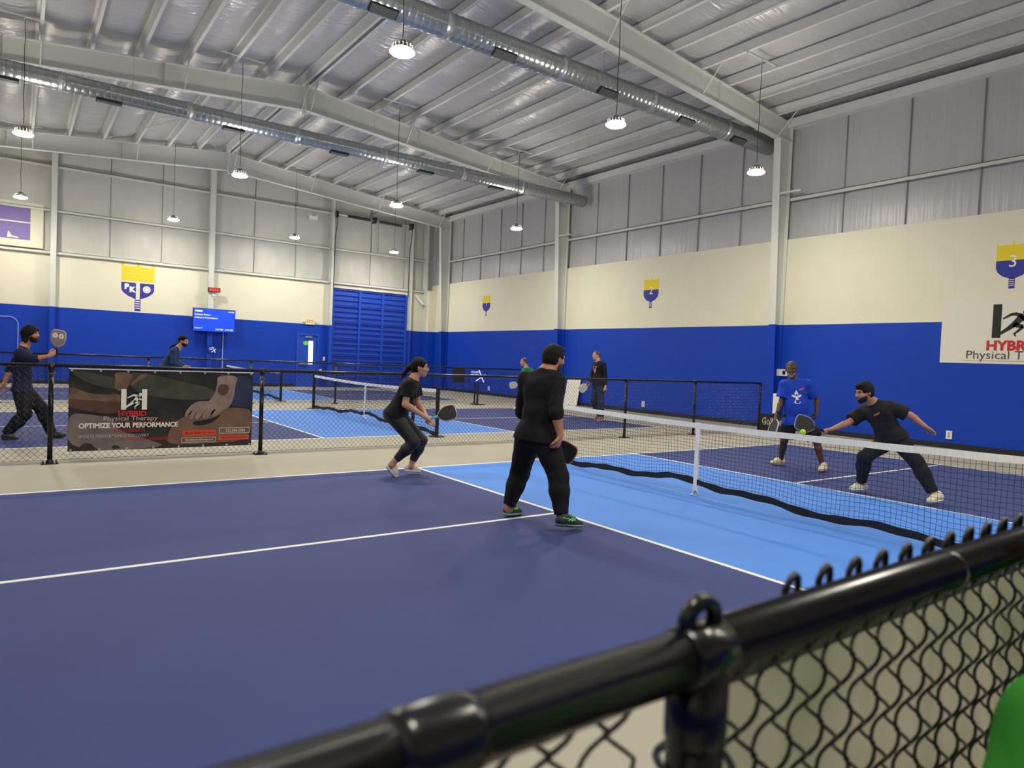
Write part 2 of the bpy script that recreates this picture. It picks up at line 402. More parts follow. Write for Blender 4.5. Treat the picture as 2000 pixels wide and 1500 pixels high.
b = MB(); b.box((3.75, YW-.05, dz-.1), (4.05, YW+.02, dz-.04)); spart(b, 'door_closer', M_ductband, door)
# big sectional door
b = MB(); gy = YW-.06
b.box((GX0+.1, gy+.05, 0), (GX1-.1, gy+.08, GZ-.02))
gd = struct(b, 'door_1', M_doorblue)
for k in range(6):
    b = MB(); z0 = .02+k*.74
    b.box((GX0+.1, gy+.045, z0), (GX1-.1, gy+.06, z0+.73))
    for zz, d_, t_ in ((z0+.02, .085, .035), (z0+.25, .07, .05), (z0+.48, .07, .05), (z0+.70, .085, .035)):
        b.box((GX0+.12, gy+.045-d_, zz-t_/2), (GX1-.12, gy+.05, zz+t_/2))
    spart(b, 'door_section', M_doorblue, gd)
for x in (GX0+.14, GX0+1.42, GX0+2.56, GX1-.14):
    b = MB(); b.box((x-.05, gy-.055, .02), (x+.05, gy+.045, GZ-.04)); spart(b, 'door_stile', M_doorblue, gd)
b = MB()
b.tube([(4.82, YW-.3, 7.72), (8.66, YW-.3, 7.66)], .018, 8, M_ductband)
dg_ = thing('door_spring_shaft', 'dark torsion spring shaft high above the blue sectional door', 'door mechanism', (6.8, YW-.3, 7.69))
spart(b, 'shaft', M_ductband, dg_)
for x0_, x1_ in ((5.42, 6.52), (6.92, 8.1)):
    b = MB(); pts = []
    for i in range(24*8+1):
        t = i/(24*8); x = x0_+(x1_-x0_)*t; pts.append((x, YW-.3+.05*math.cos(i*PI/4), 7.72-(x-4.82)*.0156+.05*math.sin(i*PI/4)))
    b.tube(pts, .018, 4); spart(b, 'spring', M_dark, dg_)
for x in (4.9, 6.72, 8.62):
    b = MB(); b.box((x-.05, YW-.42, 7.58), (x+.05, YW-.12, 7.84)); b.tube([(x-.03, YW-.3, 7.72), (x+.03, YW-.3, 7.72)], .11, 14); spart(b, 'bearing_bracket', M_dark, dg_)
for x in (4.92, 8.64):
    b = MB(); b.tube([(x, YW-.3, 7.7), (x, YW-.32, 7.3), (x, YW-.14, 6.6), (x, YW-.12, 4.4)], .02, 5); spart(b, 'cable_track', M_dark, dg_)
b = MB(); b.tube([(6.45, YW-.3, 7.72), (6.5, YW-.3, 7.98), (7.3, YW-.28, 8.3)], .015, 5); spart(b, 'hanger_rod', M_dark, dg_)
b = MB(); b.tube([(6.76, YW-.05, 6.24), (6.76, YW-.05, 7.6)], .03, 4, M_steel); struct(b, 'trim_3')
b = MB(); b.tube([(7.10, YW-.05, 6.24), (7.10, YW-.05, 7.6)], .03, 4, M_steel); struct(b, 'trim_4')
# pale arch outline at far left of the back wall
b = MB(); pts = [(-9.5, YW-.01, 2.36), (-6.85, YW-.01, 2.33)]
for i in range(7): a = PI/2*(1-i/6); pts.append((-6.78+.28*math.cos(a), YW-.01, 2.06+.28*math.sin(a)))
pts.append((-6.5, YW-.01, .0)); b.tube(pts, .025, 6); struct(b, 'trim_5', mat('pale_blue_trim', S(110, 140, 220), .5))
# ------------------------------------------------------------------ pendant lamps
M_lens = mat('lamp_lens', S(255, 250, 235), .4, emit=LAMP_COLOR, estr=LAMP_STRENGTH)
M_housing = mat('lamp_housing', S(128, 126, 120), .5)
def lamp(loc, label):
    x, y, z = loc; t = thing('pendant_lamp', label, 'pendant lamp', loc, 'round high bay pendant lamps')
    b = MB(); b.tube([(x, y, z-.04), (x, y, z-.039), (x, y, z-.028), (x, y, z-.010), (x, y, z-.004), (x, y, z+.003)], [.02, .12, .165, .185, .185, .15], 24); spart(b, 'lens', M_lens, t, True)  # glowing upper rim added to the lens to throw light at the ceiling
    b = MB(); b.tube([(x, y, z+.003), (x, y, z+.03), (x, y, z+.031), (x, y, z+.10), (x, y, z+.11), (x, y, z+.16)], [.165, .16, .12, .10, .06, .05], 24)
    for k in range(16):
        a = 2*PI*k/16; c = Vector((math.cos(a), math.sin(a), 0)); b.obox(Vector((x, y, z+.06))+c*.125, c*.03, Vector((-c.y, c.x, 0))*.003, (0, 0, .03))
    spart(b, 'housing', M_housing, t)
    b = MB(); zt = zr(x)+.02; n = 10
    b.tube([(x+.008*math.sin(i*1.7), y, z+.15+(zt-z-.15)*i/n) for i in range(n+1)], .007, 5); spart(b, 'cord', M_black, t)
    b = MB(); b.tube([(x, y, z+.15), (x, y, z+.2)], .02, 8); b.tube([(x-.02, y, zt-.12), (x, y, zt+.02)], .012, 5); b.box((x-.53, y-.02, zt-.01), (x+.53, y+.02, zt+.02)); spart(b, 'hook', M_steel, t)
    return t
def disc(c, r, n):
    vs = [c]+[(c[0]+r*math.cos(2*PI*i/n), c[1]+r*math.sin(2*PI*i/n), c[2]) for i in range(n)]
    return vs, [(0, (i+1) % n+1, i+1) for i in range(n)]
rown = {4.1: 'nearest row in front of the large duct', 13.1: 'middle row in front of the slimmer duct', 22.1: 'far row close to the back wall', -4.9: 'row behind the viewer'}
xn = {-6.5: 'leftmost', -2.03: 'second from left', 2.35: 'third from left', 6.7: 'nearest the right wall'}
for y in (-4.9, 4.1, 13.1, 22.1):
    for x in (-6.5, -2.03, 2.35, 6.7):
        if y < 0 and x < -3: pass
        z = {4.1: 5.98, 13.1: 5.92, 22.1: 6.08, -4.9: 6.0}[y]-.006*(x)
        lamp((x, y, z), 'pendant lamp, '+xn[x]+' in the '+rown[y])

# ------------------------------------------------------------------ spiral ducts
def duct(y, z, r, x0, x1, bands, grilles, label, ga=-58):
    t = thing('spiral_duct', label, 'air duct', (x1, y, z), None)
    b = MB(); pts = []; rs = []; x = x0; k = 0
    while x <= x1: pts += [(x, y, z), (x+.012, y, z)]; rs += [r, r+.009]; x += .14; pts.append((x-.002, y, z)); rs.append(r)
    b.tube(pts, rs, 28, caps=True); spart(b, 'tube', M_duct, t, True)
    for x in bands:
        b = MB(); b.tube([(x-.07, y, z), (x-.065, y, z), (x-.012, y, z), (x, y, z), (x+.012, y, z), (x+.065, y, z), (x+.07, y, z)], [r, r+.015, r+.015, r+.03, r+.015, r+.015, r], 28); spart(b, 'coupling_band', M_ductband, t, True)
    for x in grilles:
        a = math.radians(ga); dv = Vector((0, math.cos(a), math.sin(a))); dv.y = -dv.y; c = Vector((x, y, z))+dv*(r+.01); tn = Vector((0, -dv.z, dv.y))
        b = MB(); b.obox(c, (.26, 0, 0), tn*.085, dv*.035); g = spart(b, 'grille', M_dark, t)
        b = MB()
        for i in range(7): b.obox(c+dv*.036+tn*(-.07+.0233*i), (.24, 0, 0), tn*.003, dv*.006)
        spart(b, 'grille_blades', M_ductband, g)
    for x in np.arange(x0+1, x1, 2.04):
        b = MB(); b.tube([(x, y, z+r), (x, y, zr(x))], .004, 4); spart(b, 'hanger_wire', M_ductband, t)
duct(6.0, 7.64, .235, -9.5, 9.9, (-5.8, -3.0, -.25, 2.5, 5.2, 7.95), (-4.2, -1.55, 1.0, 3.75, 6.35, 8.4), 'large grey spiral duct crossing the upper right, ending at the right hand column')
duct(13.38, 7.33, .195, -9.5, 9.8, (-5.82, -3.2, -.54, 2.04, 4.71, 7.02), (-6.85, -4.9, -2.15, .68, 3.4, 6.0), 'slimmer grey spiral duct further back, with a free capped end near the second column', -88)

# ------------------------------------------------------------------ wall graphics
def paddle_logo(name, o, ux, uy, n, w, h, num, label, cat='wall logo'):
    o, ux, uy, n = map(Vector, (o, ux, uy, n))
    t = thing(name, label, cat, tuple(o), 'paddle logos on the walls')
    def P(poly, part, m, k=1, lab=None):
        b = MB(); b.prism([(x*w, y*h) for x, y in poly], o+n*.001*k, ux, uy, n*.001, m); return spart(b, part, m, t, label=lab)
    # unit box: x -0.5..0.5, y 0..1
    if num:
        P([(-.5, .60), (.5, .60), (.5, .98), (.46, .98), (.46, .93), (.03, .93), (.03, 1.0), (-.03, 1.0), (-.03, .93), (-.46, .93), (-.46, .98), (-.5, .98)], 'yellow_half', M_yellow)
        P([(-.5, .60), (-.5, .45)]+[(-.45, .36), (-.3, .27), (-.1, .22), (.1, .22), (.3, .27), (.45, .36)]+[(.5, .45), (.5, .60)], 'blue_half', M_muralblue)
        P([(-.09, 0), (.09, 0), (.09, .23), (-.09, .23)], 'handle', M_muralblue)
        for k in range(4): P([(-.07, .06+.04*k), (.07, .06+.04*k), (.07, .075+.04*k), (-.07, .075+.04*k)], 'handle_stripe', M_print_white, 2)
        text_mesh('number', num, h*.36, o+uy*h*.46+n*.004, ux, uy, M_print_white, t, .001, bold=.0, align='CENTER')
    else:
        P([(-.5, .60), (.5, .60), (.5, .995), (.43, .995), (.43, .90), (.04, .90), (.04, .97), (-.04, .97), (-.04, .90), (-.43, .90), (-.43, .99), (-.5, .99)], 'yellow_half', M_yellow)
        for k in range(13): P(circ(-.45+.075*k, .755, .012, .012*w/h, 8), 'dotted_line', M_print_white, 2)
        P([(-.5, .57), (-.5, .43), (-.45, .37), (-.3, .30), (-.06, .235), (-.06, .57)], 'left_blue_quarter', M_muralblue)
        P([(.5, .57), (.5, .43), (.45, .37), (.3, .30), (.06, .235), (.06, .57)], 'right_blue_quarter', M_muralblue)
        P([(-.09, 0), (.09, 0), (.09, .23), (-.09, .23)], 'handle', M_muralblue)
        for k in range(4): P([(-.07, .05+.045*k), (.07, .05+.045*k), (.07, .068+.045*k), (-.07, .068+.045*k)], 'handle_stripe', M_print_white, 2)
        P(circ(.27, .45, .12, .12*w/h, 20), 'ball', M_print_white, 2)
        for k in range(6): P(circ(.27+.07*math.cos(k*PI/3), .45+.07*w/h*math.sin(k*PI/3), .016, .016*w/h, 8), 'ball_hole', M_muralblue, 4)
        text_mesh('letters', 'P', h*.14, o+ux*(-.40*w)+uy*h*.44+n*.003, ux, uy, M_print_white, t, .001, bold=.02)
        text_mesh('letters', 'K', h*.14, o+ux*(-.25*w)+uy*h*.385+n*.003, ux, uy, M_print_white, t, .001, bold=.02)
    return t
RN = (-1, 0, 0)
paddle_logo('wall_logo', (XW, 19.66, 3.44), (0, -1, 0), (0, 0, 1), RN, .60, .93, '1', 'small yellow and blue paddle logo with the number 1 high on the right wall')
paddle_logo('wall_logo', (XW, 10.11, 3.41), (0, -1, 0), (0, 0, 1), RN, .64, .99, '2', 'yellow and blue paddle logo with the number 2 high on the right wall')
paddle_logo('wall_logo', (XW, .20, 3.44), (0, -1, 0), (0, 0, 1), RN, .60, .97, '3', 'yellow and blue paddle logo with the number 3 above the white sign')
paddle_logo('wall_logo', (-2.80, YW, 2.83), (1, 0, 0), (0, 0, 1), (0, -1, 0), 1.12, 1.88, None, 'big yellow and blue paddle logo with letters PK on the cream back wall')

def runner_logo(o, ux, uy, n, s, mb, mf, par, k=3):
    # an H made of two bars with a running figure; unit: total width 1, height .92
    o, ux, uy, n = map(Vector, (o, ux, uy, n))
    def P(poly, part, m, kk=0):
        b = MB(); b.prism([(x*s, y*s) for x, y in poly], o+n*.001*(k+kk), ux, uy, n*.001, m); return spart(b, part, m, par)
    P([(0, 0), (.2, 0), (.2, .9), (0, .9)], 'logo_bar', mb); P([(.8, 0), (1, 0), (1, .9), (.8, .9)], 'logo_bar', mb)
    b = MB()
    def A(poly): b.prism([(x*s, y*s) for x, y in poly], o+n*.001*(k+1), ux, uy, n*.001, mf)
    A(circ(.74, .67, .062, .07, 16))
    A(stroke([(.70, .60), (.62, .50), (.50, .36)], [.05, .085, .065])); A(stroke([(.66, .58), (.52, .63), (.42, .62), (.24, .51)], [.05, .045, .035, .018]))
    A(stroke([(.66, .56), (.72, .46), (.80, .44)], [.045, .035, .03])); A(stroke([(.80, .43), (.86, .52)], [.028, .02]))
    A(stroke([(.50, .36), (.36, .24), (.20, .12), (.06, .04)], [.07, .05, .035, .02])); A(stroke([(.48, .36), (.60, .32), (.70, .30)], [.07, .055, .04]))
    A(stroke([(.70, .30), (.60, .19), (.50, .10)], [.04, .03, .018])); A(stroke([(.50, .12), (.55, .04)], [.018, .014]))
    spart(b, 'running_figure', mf, par)
# big white sponsor sign on the right wall
sx = XW
t = thing('sponsor_sign', 'large pale wall sign with a running figure and red lettering on the right wall', 'sign', (sx, 0, 1.88))
b = MB(); b.box((sx-.012, -1.75, 1.88), (sx, 1.46, 3.24)); spart(b, 'panel', M_sign, t)
o_ = (sx-.012, .53, 2.28)
runner_logo((sx-.012, .49, 2.42), (0, -1, 0), (0, 0, 1), RN, .78, M_blackprint, M_blackprint, t)
text_mesh('lettering', 'HYBRID', .27, (sx-.016, .575, 2.17), (0, -1, 0), (0, 0, 1), M_red, t, .001, bold=.012, width=.98)
text_mesh('lettering', 'Physical Therapy', .25, (sx-.016, .94, 1.98), (0, -1, 0), (0, 0, 1), mat('grey_print', S(70, 68, 62), .6), t, .001, width=1.75)
b = MB(); b.box((sx-.0155, -.79, 1.935), (sx-.0135, 1.0, 1.942)); spart(b, 'red_rule', M_red, t)

# small fittings on walls
def plate(loc, size, name, label, cat, m=M_white):
    x, y, z = loc; b = MB(); b.box((x-size[0], y-size[1]/2, z-size[2]/2), (x, y+size[1]/2, z+size[2]/2))
    o = b.build(name, m, None, loc=loc); tag(o, label, cat); return o
for (y, lab) in ((1.18, 'white outlet cover low on the blue wall right of the lunging player'), (10.21, 'white outlet cover low on the blue wall seen through the fence below the number 2'), (19.2, 'white outlet cover low on the blue wall below the number 1')):
    o = plate((XW, y, .30), (.02, .12, .18), 'outlet_cover', lab, 'outlet'); o['group'] = 'outlet covers on the right wall'
    b = MB(); b.box((XW-.024, y-.02, .25), (XW-.02, y+.02, .29)); b.box((XW-.024, y-.02, .31), (XW-.02, y+.02, .35)); b.build('socket', mat('grey_socket', S(150, 148, 142), .5), o, loc=(XW-.02, y, .3))
t = thing('thermostat', 'white wall control box behind the head of the man in blue', 'thermostat', (XW, 5.22, 1.5))
b = MB(); b.box((XW-.05, 5.12, 1.42), (XW, 5.44, 1.6)); spart(b, 'case', M_white, t)
b = MB(); b.box((XW-.055, 5.17, 1.46), (XW-.05, 5.25, 1.56)); spart(b, 'display', M_black, t)
b = MB(); b.box((9.7, 5.15, .42), (9.72, 5.32, .95)); tag(b.build('notice_board', M_white, None, loc=(9.71, 5.2, .42)), 'narrow white notice behind the arm of the man in blue', 'notice')
t = thing('white_board', 'white board leaning against the blue wall by the second column', 'board', (9.85, 13.6, 0))
b = MB(); b.add([(9.82, 13.25, 0.0), (9.82, 13.98, 0.0), (9.99, 13.98, 1.0), (9.99, 13.25, 1.0), (9.80, 13.25, 0.0), (9.80, 13.98, 0.0), (9.97, 13.98, 1.0), (9.97, 13.25, 1.0)], [(0,1,2,3),(7,6,5,4),(0,4,5,1),(1,5,6,2),(2,6,7,3),(3,7,4,0)]); spart(b, 'panel', M_white, t)
b = MB(); b.box((9.76, 13.25, 0), (9.8, 13.98, .03)); b.box((9.76, 13.6, 0), (9.8, 13.64, .06)); spart(b, 'foot', M_white, t)

# television on the back wall
t = thing('television', 'large blue lit television on the back wall beside the endwall column', 'television', (-.1, YW-.35, 2.2))
b = MB(); b.box((-.90, YW-.36, 2.19), (.70, YW-.28, 3.11)); spart(b, 'case', M_black, t)
b = MB(); b.box((-.88, YW-.364, 2.21), (.68, YW-.36, 3.09)); spart(b, 'screen', mat('tv_screen', S(8, 72, 225), .3, emit=S(6, 50, 225), estr=.2), t)
M_glowtext = mat('screen_text', S(230, 236, 255), .5, emit=S(225, 234, 255), estr=.26)
for s_, sz, x, z, wd in (("Private Event -", .09, -.83, 2.83, .62), ("Citizen's Foundation", .09, -.83, 2.71, .86), ('Court 1', .075, -.83, 2.30, .28), ('2:00 PM - 5:00 PM', .075, -.06, 2.27, .68), ('2:59 PM', .06, .42, 3.0, .22)):
    text_mesh('screen_text', s_, sz, (x, YW-.364, z), (1, 0, 0), (0, 0, 1), M_glowtext, t, .002, bold=.001, width=wd)
b = MB()
for k in range(5): b.prism(circ(-.80+.055*k, 2.995, .034, .03, 10), (0, YW-.365, 0), (1, 0, 0), (0, 0, 1), (0, -.001, 0))
b.box((-.80, YW-.366, 2.97), (-.56, YW-.365, 3.02)); spart(b, 'logo_mark', M_glowtext, t)
b = MB(); b.tube([(.32, YW-.05, 2.2), (.32, YW-.05, 1.0), (.33, YW-.05, .05)], .012, 5); tag(b.build('power_cable', M_white, None, loc=(.32, YW-.05, 0)), 'white cable running down the blue wall below the television', 'cable')
def small_screen(c, wd, ht, dirx, label, name='monitor', cat='monitor', post=None):
    c = Vector(c); ux = Vector(dirx).normalized(); uy = Vector((0, 0, 1)); n = ux.cross(uy)
    t = thing(name, label, cat, (c.x, c.y, 0 if post else c.z))
    b = MB(); b.obox(c-n*.02, ux*wd/2, n*.02, uy*ht/2); spart(b, 'case', M_black, t)
    if post != 'back':
        b = MB(); b.obox(c+n*.001, ux*(wd/2-.03), n*.002, uy*(ht/2-.03)); sc_ = spart(b, 'screen', mat('tablet_screen', S(10, 36, 130), .3, emit=S(12, 44, 160), estr=.15), t)
        b = MB()
        for (p, q) in (((-.1, -.34), (.40, .10)), ((.05, .40), (.34, -.42))): b.prism(stroke([(p[0]*wd, p[1]*ht), (q[0]*wd, q[1]*ht)], [.02*wd, .02*wd]), c+n*.004, ux, uy, n*.001)
        spart(b, 'court_lines', M_glowtext, t)
        text_mesh('screen_text', 'COURT', ht*.16, c-ux*wd*.38+uy*ht*.2+n*.004, ux, uy, M_glowtext, t, .001)
        text_mesh('screen_text', 'READY', ht*.16, c-ux*wd*.38+uy*ht*.0+n*.004, ux, uy, M_glowtext, t, .001)
    return t
small_screen((-.13, YW-.28, 1.47), .34, .30, (1, 0, 0), 'small tablet screen on the back wall column under the television')
t = small_screen((5.98, 13.95, .97), .60, .50, (.86, -.5, 0), 'black scoring screen on a post by the second fence, showing court lines', 'score_screen', 'screen', 'front')
b = MB(); b.tube([(6.04, 14.02, 0), (6.04, 14.02, .8)], .035, 8); spart(b, 'post', M_black, t)
b = MB(); b.box((5.85, 13.85, 0), (6.25, 14.2, .02)); spart(b, 'base_plate', M_black, t)
t2 = thing('score_screen', 'black screen seen from behind, left of the lit scoring screen', 'screen', (5.5, 14.1, .7))
b = MB(); b.obox((5.38, 14.2, .98), (.2, -.06, 0), (.01, .03, 0), (0, 0, .25)); spart(b, 'case', M_black, t2)
b = MB(); b.tube([(5.5, 14.1, .75), (5.55, 14.1, .62), (5.68, 14.1, .66), (5.8, 14.05, .74)], .014, 5); spart(b, 'cable', M_black, t2)
# red number display, exit sign, sensors
t = thing('number_display', 'small red lit display box on the endwall column above the television', 'display', (-.13, YW-.35, 3.85))
b = MB(); b.box((-.36, YW-.36, 3.79), (.10, YW-.28, 3.96)); spart(b, 'case', M_black, t)
b = MB(); b.box((-.33, YW-.364, 3.81), (.07, YW-.36, 3.94)); spart(b, 'panel', mat('red_display', S(170, 20, 24), .4, emit=S(200, 20, 26), estr=.1), t)
text_mesh('digits', '00:00', .13, (-.32, YW-.364, 3.83), (1, 0, 0), (0, 0, 1), mat('red_digits', S(255, 70, 60), .4, emit=S(255, 60, 50), estr=.25), t, .002, width=.36)
b = MB(); b.box((-.2, YW-.3, 3.62), (-.06, YW-.26, 3.79)); spart(b, 'bracket', M_steel, t)
t = thing('exit_sign', 'cream EXIT sign with red letters above the blue exit door', 'exit sign', (3.94, YW, 2.75))
b = MB(); b.box((3.74, YW-.06, 2.76), (4.14, YW-.01, 3.04)); spart(b, 'case', mat('cream_plastic', S(226, 214, 168), .5, emit=S(226, 214, 168), estr=.04), t)
text_mesh('lettering', 'EXIT', .2, (3.79, YW-.062, 2.83), (1, 0, 0), (0, 0, 1), M_red, t, .002, width=.3)
for x in (3.66, 4.22):
    b = MB(); b.tube([(x, YW-.09, 2.9), (x, YW-.02, 2.9)], [.05, .06], 10); spart(b, 'emergency_lamp', M_white, t)
t = thing('floodlight', 'grey twin floodlight under the girt high left of the door spring shaft', 'floodlight', (3.9, YW, 7.4))
b = MB(); b.box((3.72, YW-.12, 7.34), (4.1, YW+.06, 7.5)); spart(b, 'case', M_purlin, t)
for x in (3.76, 4.06):
    b = MB(); b.tube([(x, YW-.2, 7.54), (x, YW-.1, 7.5)], [.07, .06], 10); spart(b, 'lamp_head', M_purlin, t)
b = MB(); b.box((4.58, YW-.06, 1.18), (4.66, YW-.01, 1.36)); tag(b.build('wall_switch', M_white, None, loc=(4.62, YW, 1.2)), 'small white switch on the blue wall just left of the sectional door', 'switch')
b = MB(); b.box((4.42, YW-.06, .62), (4.52, YW-.01, .80)); tag(b.build('outlet_cover', M_white, None, loc=(4.45, YW, .65)), 'white outlet cover between the exit door and the sectional door', 'outlet')
b = MB(); b.tube([(9.06, YW-.1, 4.5), (9.3, YW-.3, 4.15)], [.06, .05], 8); b.tube([(9.3, YW-.3, 4.15), (9.36, YW-.36, 4.06)], [.07, .08], 8); tag(b.build('security_camera', M_purlin, None, loc=(9.2, YW-.1, 4.4)), 'grey cylindrical security camera high right of the sectional door', 'camera')

# ------------------------------------------------------------------ nets
def net(yc, label, cell=.047, fine=True, group='pickleball nets'):
    t = thing('pickleball_net', label, 'net', (0, yc, 0), group)
    def top(v): return .865+.049*(abs(v)/3.35)**1.6
    wob = lambda v: .012*math.sin(v*5.1+yc)+.012*math.sin(v*2.3+1.3)
    def bot(v): return .115+.045*math.cos(v*.8)-.02*(abs(v)/3.35)+wob(v)*1.5
    def bx_(v, q): return .012*math.sin(v*3.7+yc)*(1-q)+.03*(1-q)*math.sin(v*1.3)
    W_ = 3.33
    for s in (-1, 1):
        b = MB(); b.tube([(0, yc+s*3.36, 0), (0, yc+s*3.36, .93)], .038, 14); b.tube([(0, yc+s*3.36, .93), (0, yc+s*3.36, .95)], .042, 14); spart(b, 'post', M_black, t)
        b = MB(); b.tube([(0, yc+s*3.36, 0), (0, yc+s*3.36, .012)], .16, 20); spart(b, 'post_base', M_black, t)
    b = MB(); nv = int(2*W_/cell); nh = 16 if fine else 12
    rad = .0019 if fine else .0032
    for i in range(nv+1):
        v = -W_+2*W_*i/nv; zt, zb = top(v)-.05, bot(v)
        b.tube([(bx_(v, q), yc+v+.006*math.sin(q*7+i), zb+(zt-zb)*q) for q in (0, .25, .5, .75, 1)], rad, 3, caps=False)
    for j in range(1, nh):
        q = j/nh; b.tube([(bx_(v, q), yc+v, bot(v)+(top(v)-.05-bot(v))*q+.004*math.sin(v*31+j*2)) for v in np.linspace(-W_, W_, 90)], rad, 3, caps=False)
    spart(b, 'mesh', M_net, t)
    def band(f0, f1, th, name, m, lab=None):
        b = MB(); vs = []; V = np.linspace(-W_, W_, 80)
        for v in V:
            q = 1 if name == 'top_tape' else 0; x = bx_(v, q)
            vs += [(x-th, yc+v, f0(v)), (x-th, yc+v, f1(v)), (x+th, yc+v, f1(v)), (x+th, yc+v, f0(v))]
        fs = []
        for i in range(len(V)-1):
            for k in range(4): k2 = (k+1) % 4; fs.append((4*i+k, 4*i+k2, 4*i+4+k2, 4*i+4+k))
        fs += [(0, 3, 2, 1), tuple(4*(len(V)-1)+k for k in range(4))]
        b.add(vs, fs); spart(b, name, m, t, label=lab)
    band(lambda v: top(v)-.062+.003*math.sin(v*9), lambda v: top(v), .006, 'top_tape', M_tape, 'white top tape')
    band(lambda v: bot(v)-.045-.008*math.sin(v*13), lambda v: bot(v)+.026+.006*math.sin(v*17), .009, 'bottom_band', M_net)
    b = MB(); b.box((-.012, yc-.026, .06), (.012, yc+.026, .87)); spart(b, 'centre_strap', M_tape, t, label='white centre strap')
    b = MB(); b.tube([(0, yc, .06), (-.02, yc+.01, .02), (-.05, yc+.03, .008)], [.018, .012, .006], 6); b.tube([(.0, yc, .07), (.02, yc-.03, .03)], [.015, .02], 6); spart(b, 'strap_anchor', M_ductband, t)
net(0, 'pickleball net on the nearest court, in front of the two players at right')
net(D, 'pickleball net on the middle court, behind the first fence and the crouching woman', .06, False)
net(2*D, 'pickleball net on the farthest court, beyond the second fence', .07, False)

# ------------------------------------------------------------------ chain link fences
def chain(b, x0, x1, y, z0, z1, pitch=.075, r=.0018, n=3, detail=False, m=None):
    k = 0
    # each strand zigzags and hooks round its neighbours
    vp = pitch; pitch = pitch/2; cols = int((x1-x0)/pitch)+1
    for i in range(cols):
        xc = x0+pitch*i; A = pitch/2+(.0045 if detail else .001); pts = []; Z = z1; steps = 10 if detail else 2
        N = int((z1-z0)/vp*steps)
        ph = PI*(i % 2)
        for s_ in range(N+1):
            u = s_/steps; th_ = 2*PI*u; zz = z1-u*vp
            if detail:
                tri = 2/PI*math.asin(.995*math.cos(th_)); pts.append((xc+(A*tri if i % 2 else -A*tri), y+.0085*math.sin(th_), zz))
            else: pts.append((xc+A*(1 if (s_+i) % 2 == 0 else -1), y+(.002 if s_ % 2 else -.002), zz))
        b.tube(pts, r, n, m, caps=False)
def fence(y, x0, x1, posts, label, z=1.22, r=.024, zb=.04):
    t = thing('chain_link_fence', label, 'fence', (x0, y, 0), None)
    b = MB(); b.tube([(x0, y, z), (x1, y, z)], r, 14); spart(b, 'top_rail', M_blacksteel, t, True)
    for x in posts:
        b = MB(); b.tube([(x, y, 0), (x, y, z-.01)], .029, 14); b.tube([(x, y, z-.07), (x, y, z-.05), (x, y, z+.02), (x, y, z+.036)], [.033, .034, .034, .02], 14)
        for zz in (.25, .55, .85): b.tube([(x, y, zz), (x, y, zz+.012)], .032, 12)
        p = spart(b, 'post', M_blacksteel, t, True)
        b = MB(); b.box((x-.09, y-.075, 0), (x+.09, y+.075, .012))
        for sx_ in (-.07, .07):
            for sy_ in (-.055, .055): b.tube([(x+sx_, y+sy_, .012), (x+sx_, y+sy_, .032)], .01, 6)
        b.tube([(x, y, .01), (x, y, .05)], [.045, .034], 12); q = b.build('base_plate', M_blacksteel, p)
    b = MB(); chain(b, x0, x1, y-.03, zb, z-.005, .075, .0028, 3); spart(b, 'mesh', M_blackwire, t)
    b = MB(); b.tube([(x0, y-.03, zb+.01), (x1, y-.03, zb+.01)], .003, 4); spart(b, 'tension_wire', M_blackwire, t)
    return t
f1 = fence(4.91, -9.8, 8.54, [-8.75, -6.21, -3.67, -1.2, 1.3, 3.78, 6.0, 8.5], 'long black chain link fence behind the nearest court, with the banner tied to it')
f2 = fence(14.60, -9.8, 8.4, [-8.8, -6.3, -3.78, -1.2, 1.28, 3.8, 6.3, 8.36], 'second black chain link fence between the middle and far courts')
# near fence with knuckles and tension bar
NY, NZ = -4.80, 1.222
t = thing('chain_link_fence', 'blurred black chain link fence and rail right in front of the viewer', 'fence', (-6.0, NY, 0), None)
b = MB(); b.tube([(-9.5, NY, NZ), (-6.02, NY, NZ)], .0275, 28); b.tube([(-6.36, NY, NZ), (-6.345, NY, NZ), (-6.30, NY, NZ), (-6.285, NY, NZ)], [.028, .031, .031, .028], 28); spart(b, 'top_rail', M_blacksteel, t, True)
b = MB(); b.tube([(-6.03, NY, NZ+.002), (-2.0, NY, NZ+.002)], .0275, 28); b.tube([(-5.46, NY, NZ), (-5.455, NY, NZ), (-5.448, NY, NZ), (-5.444, NY, NZ)], [.027, .030, .030, .027], 28); spart(b, 'top_rail', M_blacksteel, t, True)
for px in (-6.02, -3.5):
    b = MB(); b.tube([(px, NY, 0), (px, NY, NZ-.005)], .0285, 24)
    b.tube([(px, NY, NZ-.09), (px, NY, NZ-.085), (px, NY, NZ-.02)], [.0295, .031, .031], 24)
    p = spart(b, 'post', M_blacksteel, t, True)
    b = MB(); b.tube([(px+.022*math.cos(a), NY, NZ+.030+.022*math.sin(a)) for a in np.linspace(-.4, PI+.4, 12)], .009, 8); b.tube([(px-.03, NY, NZ), (px-.028, NY, NZ), (px+.028, NY, NZ), (px+.03, NY, NZ)], [.0275, .0305, .0305, .0275], 24); q = b.build('eye_top', M_blacksteel, p, True)
    b = MB(); b.box((px+.026, NY+.034, NZ-.03), (px+.038, NY+.040, .05)); spart(b, 'tension_bar', M_ductband, t)
    for zz in (NZ-.11, NZ-.22, .8, .5, .2):
        b = MB(); b.tube([(px+.038*math.cos(a), NY+.036*math.sin(a), zz) for a in np.linspace(0, 2*PI, 16, False)], .0045, 5, closed=True); b.tube([(px-.02, NY-.036, zz), (px-.02, NY-.05, zz)], .008, 8); spart(b, 'tie_clamp', M_blacksteel, t)
b = MB(); chain(b, -5.955, -2.2, NY+.034, .05, NZ+.012, .073, .0027, 6, True); spart(b, 'mesh', M_blackwire, t, True)
